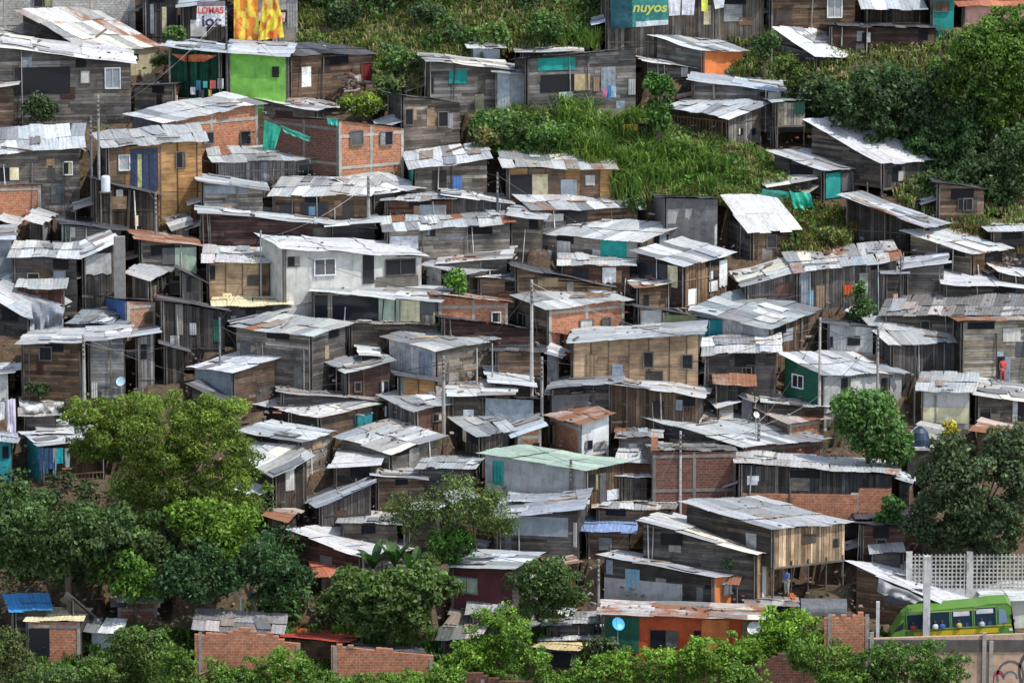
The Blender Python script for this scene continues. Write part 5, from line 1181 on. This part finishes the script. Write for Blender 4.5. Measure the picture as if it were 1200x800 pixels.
dish('grey white satellite dish on the widest grey white roof', 886, 486, 540, .22, (.55,.57,.58), .6)
dish('white round dish beside the orange house by the bushes', 884, 736, 782, .42, (.62,.62,.60), -.3)
# leaning concrete pier at the left
frontal('concrete_pier', 'old grey concrete pier beside the dark shacks on the left', 'pier', 133, 278, 146, 352, 362, 'conc', (.22,.21,.20), .5, piece='shaft')
# ---------------- banners, tarps and washing ----------------
def cloth(name, label, cat, pts, base, col, folds=.05, dY=0, group=None, nu=12, nv=10, mat='tarp', col2=None, stripes=None):
    """hung sheet through four pixel corners: top left, top right, bottom right, bottom left"""
    Y = depth((pts[0][0]+pts[1][0])/2, base)+dY; rnd = random.Random(hash_(label)); q = [at(x, y, Y) for x, y in pts]; s = rnd.random()*50; m = MB(); G = []
    for i in range(nu+1):
        row = []
        for j in range(nv+1):
            u, v = i/nu, j/nv; p = q[0].lerp(q[1], u).lerp(q[3].lerp(q[2], u), v)
            p = p + Vector((0, folds*2.4*noise.noise(Vector((u*5+s, v*1.7, 0)))*(.3+v), -folds*.8*abs(math.sin(u*5))*(1-v)))
            row.append(p)
        G.append(row)
    for i in range(nu):
        for j in range(nv):
            c = col if not stripes else stripes(i/nu, j/nv)
            m.poly([G[i][j+1], G[i+1][j+1], G[i+1][j], G[i][j]], [(i*.1,j*.1),(i*.1+.1,j*.1),(i*.1+.1,j*.1+.1),(i*.1,j*.1+.1)], c)
    o = m.build(name, mat, None, q[3]); tag(o, label, cat, group); return o, Y, q
def text(parent, s, px, py, Y, h, col, sx=1, shear=0, base=None):
    cu = bpy.data.curves.new('lettering', 'FONT'); cu.body = s; cu.size = h; cu.shear = shear; cu.extrude = .003; cu.offset = h*.025
    t_ = bpy.data.objects.new('lettering_curve', cu); COL.objects.link(t_); bpy.context.view_layer.update(); me = bpy.data.meshes.new_from_object(t_.evaluated_get(bpy.context.evaluated_depsgraph_get())); bpy.data.objects.remove(t_)
    o = bpy.data.objects.new('lettering', me); COL.objects.link(o); p = at(px, py, Y); o.parent = parent
    o.location = p - Vector(parent['_o']); o.rotation_euler = (math.pi/2, 0, 0); o.scale = (sx, 1, 1)
    mt = bpy.data.materials.new('lettering_paint'); mt.use_nodes = True; mt.node_tree.nodes['Principled BSDF'].inputs['Base Color'].default_value = (*col, 1); me.materials.clear(); me.materials.append(mt)
o, Y, q = cloth('banner', 'white banner with red and black lettering on the small grey hut', 'banner', [(231,2),(264,1),(264,31),(230,32)], 58, PAL['white'], .02, stripes=lambda u, v: (.20,.16,.17) if v < .12 else ((.62,.60,.60) if v < .45 else (.72,.72,.74)))
text(o, 'LOMAS', 231.5, 16, Y-.12, .62, (.55,.05,.03), .9); text(o, 'ioc', 236, 31, Y-.12, 1.1, (.03,.03,.08), 1.05)
def yel(u, v):
    k = noise.noise(Vector((u*5, v*5, 2)))
    return (.75,.60,.04) if k > -.05 and v > .3 else ((.70,.16,.02) if k < -.18 else (.55,.42,.10))
o, Y, q = cloth('banner', 'orange and yellow printed banner sheet beside the slender dark pole', 'banner', [(274,-6),(302,-8),(304,48),(274,46)], 58, PAL['yellow'], .07, dY=-.7, stripes=lambda u, v: (.72,.22,.03) if noise.noise(Vector((u*4, v*4, 9))) > -.05 else (.72,.52,.06), nu=36, nv=40)
o, Y, q = cloth('banner', 'yellow printed sheet hanging in tatters right of the orange banner', 'banner', [(309,-10),(326,-10),(333,44),(302,48)], 58, PAL['yellow'], .08, dY=-.9, stripes=yel, nu=30, nv=44)
o, Y, q = cloth('banner', 'dark teal banner with yellow lettering hung on the fence', 'banner', [(715,-6),(783,-6),(783,29),(716,34)], 60, PAL['teal'], .05,
   stripes=lambda u, v: (.55,.60,.62) if (v > .82 and u > .4) else ((.01,.07,.09) if u < .35 else (.04,.22,.20)), nu=16, nv=12)
text(o, 'nuyos', 741, 14, Y-.18, .95, (.50,.55,.12), 1.05, .2)
W = 'washing hung to dry along the fence at the top'
cloth('hanging_sheet', 'white sheet drying right of the teal banner', 'washing', [(783,-6),(798,-6),(797,18),(784,19)], 60, (.70,.70,.72), .03, group=W, nu=6, nv=5)
cloth('hanging_sheet', 'white printed sheet drying, second from the teal banner', 'washing', [(799,-6),(815,-6),(813,18),(799,18)], 60, (.66,.64,.68), .03, group=W, nu=6, nv=5)
cloth('hanging_towel', 'yellow towel drying on the fence', 'washing', [(822,-6),(830,-6),(829,14),(822,13)], 60, (.66,.68,.10), .03, group=W, nu=4, nv=4)
cloth('hanging_shirt', 'white shirt drying right of the yellow towel', 'washing', [(835,-5),(850,-6),(848,9),(838,11)], 60, (.68,.68,.70), .03, group=W, nu=5, nv=4)
W = 'washing hung inside the open shack left of the big tree'
for i, (x, w, h, c, n_) in enumerate(((45,6,26,(.03,.07,.15),'navy trousers'),(52,5,30,(.04,.09,.17),'dark blue jeans'),(58,6,24,(.03,.08,.20),'blue shirt'),(66,8,18,(.02,.36,.38),'turquoise shirt'),(76,6,22,(.25,.33,.33),'pale grey shirt'),(62,4,34,(.28,.30,.30),'long greyish towel'))):
    cloth('hanging_garment', n_+' drying in the open shack beside turquoise wall', 'washing', [(x,525),(x+w,524),(x+w,525+h),(x,525+h)], 571, c, .04, group=W, nu=4, nv=4)
W = 'washing and bundles on the green veranda'
for x, y, w, h, c, n_ in ((223,102,6,9,(.55,.55,.58),'white cloth'),(230,94,5,12,(.05,.18,.30),'blue towel'),(238,95,5,8,(.10,.45,.45),'turquoise cloth'),(246,94,7,10,(.55,.12,.10),'red pink shirt'),(255,92,7,12,(.62,.62,.62),'white shirt'),(233,105,6,9,(.06,.05,.08),'dark trousers'),(244,105,4,8,(.5,.4,.1),'small yellow cloth')):
    cloth('hanging_garment', n_+' on the railing of the green veranda', 'washing', [(x,y),(x+w,y),(x+w,y+h),(x,y+h)], 120, c, .03, group=W, nu=4, nv=3)
W = 'washing outside the patchwork shack'
for x, y, w, h, c, n_ in ((706,104,5,10,(.55,.16,.28),'pink cloth'),(711,100,5,16,(.05,.22,.45),'blue dress'),(716,101,6,13,(.30,.42,.55),'pale blue shirt'),(722,118,10,9,(.25,.32,.36),'grey towel')):
    cloth('hanging_garment', n_+' drying outside the patchwork shack', 'washing', [(x,y),(x+w,y),(x+w,y+h),(x,y+h)], 148, c, .03, group=W, nu=4, nv=3)
W = 'white washing at the left edge'
cloth('hanging_sheet', 'long white and violet sheet drying at the left edge', 'washing', [(7,467),(18,466),(19,508),(8,504)], 520, (.55,.50,.60), .08, group=W)
cloth('hanging_sheet', 'small white cloth drying behind the long violet sheet', 'washing', [(0,470),(6,470),(6,490),(0,492)], 520, (.60,.60,.60), .06, group=W)
cloth('tarpaulin', 'bright green tarpaulin bundled beneath the ragged white roof', 'tarpaulin', [(925,223),(950,225),(955,248),(930,244)], 252, (.03,.42,.28), .16)
cloth('tarpaulin', 'dull green tarpaulin strip beside the bright bundled tarpaulin', 'tarpaulin', [(893,221),(925,224),(925,232),(893,236)], 246, (.03,.20,.15), .06)
cloth('tarpaulin', 'yellow sack cloth hanging below the patchwork shack', 'tarpaulin', [(730,145),(748,145),(747,166),(732,160)], 170, (.75,.42,.03), .08)
cloth('netting', 'green mesh sheet draped across the shaded brick side wall', 'netting', [(310,140),(330,148),(322,175),(308,176)], 216, (.02,.30,.20), .08)
cloth('netting', 'thin diagonal strip of green mesh on the shaded brick wall', 'netting', [(328,146),(364,160),(362,166),(334,156)], 216, (.03,.24,.18), .05)
cloth('netting', 'small green mesh scrap at the top of the brick side wall', 'netting', [(383,138),(396,138),(396,148),(384,146)], 216, (.02,.26,.20), .05)
cloth('tarpaulin', 'orange cloth awning under the green veranda roof', 'tarpaulin', [(200,63),(255,64),(238,73),(215,72)], 116, (.50,.13,.05), .08)
cloth('tarpaulin', 'crumpled grey plastic hanging over the left edge roofs', 'tarpaulin', [(36,348),(76,356),(72,382),(40,388)], 400, (.26,.28,.31), .3)
cloth('tarpaulin', 'white sheet heap beside the violet washing', 'tarpaulin', [(22,470),(64,473),(58,486),(30,492)], 506, (.55,.53,.50), .3)
cloth('tarpaulin', 'torn grey tarpaulin sagging from the workshop roof', 'tarpaulin', [(1030,676),(1084,700),(1072,706),(1028,694)], 752, (.30,.30,.31), .15)
# ---------------- minibus ----------------
def bus():
    Y = depth(1115, 764); k = Y/F/CP; o = at(1042, 764, Y); root = empty('minibus', o, 'green minibus with yellow stripe parked behind the street wall', 'minibus')
    tl = math.radians(3.4); W_ = 2.1; ex = Vector((math.cos(tl), 0, math.sin(tl))); ez = Vector((-math.sin(tl), 0, math.cos(tl)))
    def Q(x, z, y=0): return o + ex*(x*k) + ez*(z*k) + Vector((0, y, 0))
    prof = [(2,3),(1,12),(4,20),(18,40),(26,46),(60,48.5),(108,50),(120,52),(142,52),(147,48),(149,30),(150,12),(149,3)]
    gn = (.11,.25,.04)
    m = MB(); n = len(prof)
    front = [Q(x, z) for x, z in prof]; back = [Q(x, z, W_) for x, z in prof]
    for i in range(n-1): m.poly([front[i], front[i+1], back[i+1], back[i]][::-1], None, gn)
    m.poly([front[0], front[-1], back[-1], back[0]], None, (.03,.03,.03))
    zb = [(2,3),(1,12),(4,20),(9,26),(146,26),(149,12),(149,3)]
    m.poly([Q(x,z) for x,z in zb], None, gn); 
    # side above the belt with window gaps
    m.poly([Q(9,26), Q(146,26), Q(146,27), Q(9,27)], None, gn)
    m.poly([Q(9,26,.03), Q(146,26,.03), Q(147,48,.03), Q(142,52,.03), Q(120,52,.03), Q(108,50,.03), Q(60,48.5,.03), Q(26,46,.03), Q(18,40,.03)], None, gn)
    m.poly([p for p in back], None, gn)
    m.build('body', 'metal', root)
    wins = [(23,26,46,44),(49,26,73,45.5),(76,26,100,46.5),(103,26,128,48)]
    for i, (a, b, c, d) in enumerate(wins):
        q = MB(); fr = 1.0
        for (x0,z0,x1,z1) in ((a-fr,b-fr,a,d+fr),(c,b-fr,c+fr,d+fr),(a,d,c,d+fr),(a,b-fr,c,b)):
            q.box(Q(x0,z0,-.03), ex*((x1-x0)*k), (0,.05,0), ez*((z1-z0)*k), (.16,.30,.10))
        w = q.build('window', 'metal', root); q = MB(); q.poly([Q(a,b,-.005), Q(c,b,-.005), Q(c,d,-.005), Q(a,d,-.005)], None, (.015,.035,.055)); q.build('pane', 'glass', w)
        q = MB()
        for s in range(3):
            q.box(Q(a+3+s*6.5, b, -.012), ex*(3.5*k), (0,.004,0), ez*(5*k), (.05,.09,.15))
        q.build('seat_back', 'paint', w)
        if i >= 2: q = MB(); q.box(Q(a+2, d-7, -.02), ex*((c-a-5)*k), (0,.01,0), ez*(5.5*k), (.62,.62,.64)); q.build('window_sign', 'paint', w); 
    q = MB(); q.poly([Q(6,24,-.01), Q(18,27,-.01), Q(19,36,-.01), Q(12,31,-.01)], None, (.02,.03,.04)); q.build('quarter_window', 'glass', root)
    q = MB(); q.poly([Q(131,27,-.01), Q(142,29,-.01), Q(139,45,-.01), Q(132,46,-.01)], None, (.18,.26,.36)); q.build('windscreen', 'glass', root)
    q = MB(); q.box(Q(20,24.6,-.02), ex*(126*k), (0,.03,0), ez*(1.4*k), (.62,.33,.03)); q.build('belt_stripe', 'metal', root)
    q = MB(); q.box(Q(26,45.6,-.02), ex*(82*k), (0,.03,0), ez*(1.2*k)+ex*0, (.55,.48,.15)); q.build('roof_stripe', 'metal', root)
    q = MB(); q.box(Q(30,17,-.02), ex*(100*k), (0,.03,0), ez*(5.5*k), (.62,.42,.02)); q.build('lower_stripe', 'metal', root)
    q = MB()
    for x in (21, 47.5, 74.5, 101.5, 129.5): q.box(Q(x, 5, -.012), ex*(.5*k), (0,.012,0), ez*((44 if x < 30 else 45)*k), (.03,.08,.015))
    q.build('panel_seam', 'metal', root)
    for x, c_ in ((30,(.35,.05,.04)),(56,(.5,.5,.5)),(64,(.05,.10,.25)),(84,(.45,.35,.1)),(111,(.4,.42,.45))):
        q = MB(); q.lathe(Q(x, 34, -.03), [(0,.07),(.06,.05),(.08,0),(.06,-.07),(0,-.09)], (.10,.055,.035), 10); q.lathe(Q(x, 29, -.03), [(0,.14),(.1,.12),(.17,.02),(.18,-.12)], c_, 10); tag(q.build('person', 'paint', None, Q(x,29,-.03)), {30:'passenger in red behind the rearmost window of the minibus',56:'passenger in light grey in the second window of the minibus',64:'passenger in dark blue in the second window of the minibus',84:'passenger in yellow brown below the first white window sign',111:'passenger in pale grey in the foremost window of the minibus'}[x], 'person', 'passengers in the minibus')
    for x in (26, 118):
        c = Q(x, 4, -.02); A = Matrix.Rotation(math.pi/2, 3, 'X'); w = MB(); w.lathe(c, [(0,.0),(.2,.02),(.42,.02),(.44,-.2),(0,-.2)], (.02,.02,.02), 20, A); wh = w.build('wheel', 'metal', root)
        w = MB(); w.lathe(c, [(0,.05),(.2,.045),(.22,.03)], (.4,.4,.42), 16, A); w.build('rim', 'metal', wh)
    q = MB(); q.box(Q(143,18,-.03), ex*(4*k), (0,.2,0), ez*(3*k), (.7,.68,.6)); q.build('headlight', 'glass', root)
    q = MB(); q.box(Q(144,34,-.3), ex*(2*k), (0,.1,0), ez*(5*k), (.03,.03,.03)); q.build('wing_mirror', 'metal', root)
bus()
# ---------------- people ----------------
def skinned(name, verts, edges, radii, mat, col, parent, root=0):
    me = bpy.data.meshes.new(name); me.from_pydata([tuple(v) for v in verts], edges, []); o = bpy.data.objects.new(name, me); COL.objects.link(o); o.parent = parent
    md = o.modifiers.new('Skin', 'SKIN'); 
    for i, r in enumerate(radii): me.skin_vertices[0].data[i].radius = (r, r)
    me.skin_vertices[0].data[root].use_root = True
    s = o.modifiers.new('Sub', 'SUBSURF'); s.levels = s.render_levels = 1
    mt = bpy.data.materials.new(name+'_colour'); mt.use_nodes = True; n = mt.node_tree; b = n.nodes['Principled BSDF']; b.inputs['Roughness'].default_value = .8
    nz = n.nodes.new('ShaderNodeTexNoise'); nz.inputs['Scale'].default_value = 9; rp = n.nodes.new('ShaderNodeValToRGB'); rp.color_ramp.elements[0].color = (*[c*.7 for c in col],1); rp.color_ramp.elements[1].color = (*[min(1,c*1.2) for c in col],1)
    n.links.new(nz.outputs[0], rp.inputs[0]); n.links.new(rp.outputs[0], b.inputs['Base Color']); me.materials.append(mt); return o
def person(label, px, py, dYbase, h, rz, shirt, legs, arm=0.0, lean=0.0):
    Y = depth(px, dYbase); g = at(px, py, Y); root = bpy.data.objects.new('person', None); COL.objects.link(root); root.location = g; root.rotation_euler = (0,0,rz); root.scale = (h/1.7,)*3
    tag(root, label, 'person')
    V = [(0,0,.92),(0,-lean*.3,1.15),(0,-lean*.6,1.38),(0,-lean*.75,1.47),(0,-lean*.85-.01,1.56),(0,-lean*.9-.015,1.66),
         (.17,-lean*.6,1.38),(.22,-lean*.6-.05-arm*.1,1.12),(.20,-lean*.6-.18-arm*.25,.95+arm*.25),(.20,-lean*.6-.26-arm*.3,.92+arm*.3),
         (-.17,-lean*.6,1.38),(-.23,-lean*.5+.02,1.12),(-.24,-lean*.5-.08,.88),(-.24,-lean*.5-.11,.80),
         (.09,0,.86),(.11,-.06,.48),(.11,.0,.08),(.12,-.14,.04),(-.09,0,.86),(-.11,.02,.48),(-.12,.1,.08),(-.12,-.04,.04)]
    E = [(0,1),(1,2),(2,3),(3,4),(4,5),(2,6),(6,7),(7,8),(8,9),(2,10),(10,11),(11,12),(12,13),(0,14),(14,15),(15,16),(16,17),(0,18),(18,19),(19,20),(20,21)]
    Rr = [.13,.12,.14,.055,.085,.08,.06,.042,.033,.035,.06,.042,.033,.035,.085,.06,.04,.035,.085,.06,.04,.035]
    skinned('body', V, E, Rr, None, (.20,.10,.06), root)
    sv = [0,1,2,6,7,10,11]; ix = {a:i for i,a in enumerate(sv)}
    skinned('shirt', [V[a] for a in sv], [(ix[a],ix[b]) for a,b in E if a in ix and b in ix], [Rr[a]*1.14+.012 for a in sv], None, shirt, root)
    tv = [0,14,15,16,18,19,20]; ix = {a:i for i,a in enumerate(tv)}
    skinned('trousers', [V[a] for a in tv], [(ix[a],ix[b]) for a,b in E if a in ix and b in ix], [Rr[a]*1.16+.012 for a in tv], None, legs, root)
    hd = Vector(V[5]); m = MB(); m.lathe(hd+Vector((0,.02,-.03)), [(.10,-.05),(.104,0),(.09,.07),(.05,.11),(0,.12)], (.015,.012,.01), 14); hr = m.build('hair', 'paint', root, (0,0,0)); hr.location = (0,0,0)
person('person in a red top standing in the doorway of the pale weatherboard house', 1175, 447, 453, 1.6, .2, (.60,.06,.05), (.42,.10,.10))
person('person in a blue top and grey trousers climbing beside the stilted shack', 922, 697, 712, 1.7, -.5, (.04,.12,.35), (.28,.28,.26), .6, .12)
cloth('safety_bucket', 'orange bag lying at the feet of the person in blue', 'bag', [(925,694),(930,694),(933,703),(928,702)], 712, (.70,.14,.02), .03, nu=4, nv=4)

# ---------------- camera, light, world ----------------
cam = bpy.data.cameras.new('camera'); co = bpy.data.objects.new('camera', cam); COL.objects.link(co)
cam.sensor_width = 36; cam.lens = 36*F/1200; cam.clip_start = 1; cam.clip_end = 5000
co.rotation_euler = (math.pi/2-PITCH, 0, 0); sc.camera = co
D = Vector((.50,-.26,.86)).normalized()
L = bpy.data.lights.new('sun', 'SUN'); L.energy = 4.2; L.angle = math.radians(.5); L.color = (1,.955,.885)
lo = bpy.data.objects.new('sun', L); COL.objects.link(lo); lo.rotation_euler = D.to_track_quat('Z', 'Y').to_euler()
w = bpy.data.worlds.new('World'); sc.world = w; w.use_nodes = True; n = w.node_tree
sk = n.nodes.new('ShaderNodeTexSky'); sk.sky_type = 'NISHITA'; sk.sun_disc = False
sk.sun_elevation = math.asin(D.z); sk.sun_rotation = math.atan2(D.x, D.y); sk.altitude = 900; sk.dust_density = 1.5; hs = n.nodes.new('ShaderNodeHueSaturation'); hs.inputs['Saturation'].default_value = .65
n.links.new(sk.outputs[0], hs.inputs['Color']); n.links.new(hs.outputs[0], n.nodes['Background'].inputs[0]); n.nodes['Background'].inputs[1].default_value = .28
sc.view_settings.view_transform = 'Standard'; sc.view_settings.look = 'None'; sc.view_settings.exposure = 0
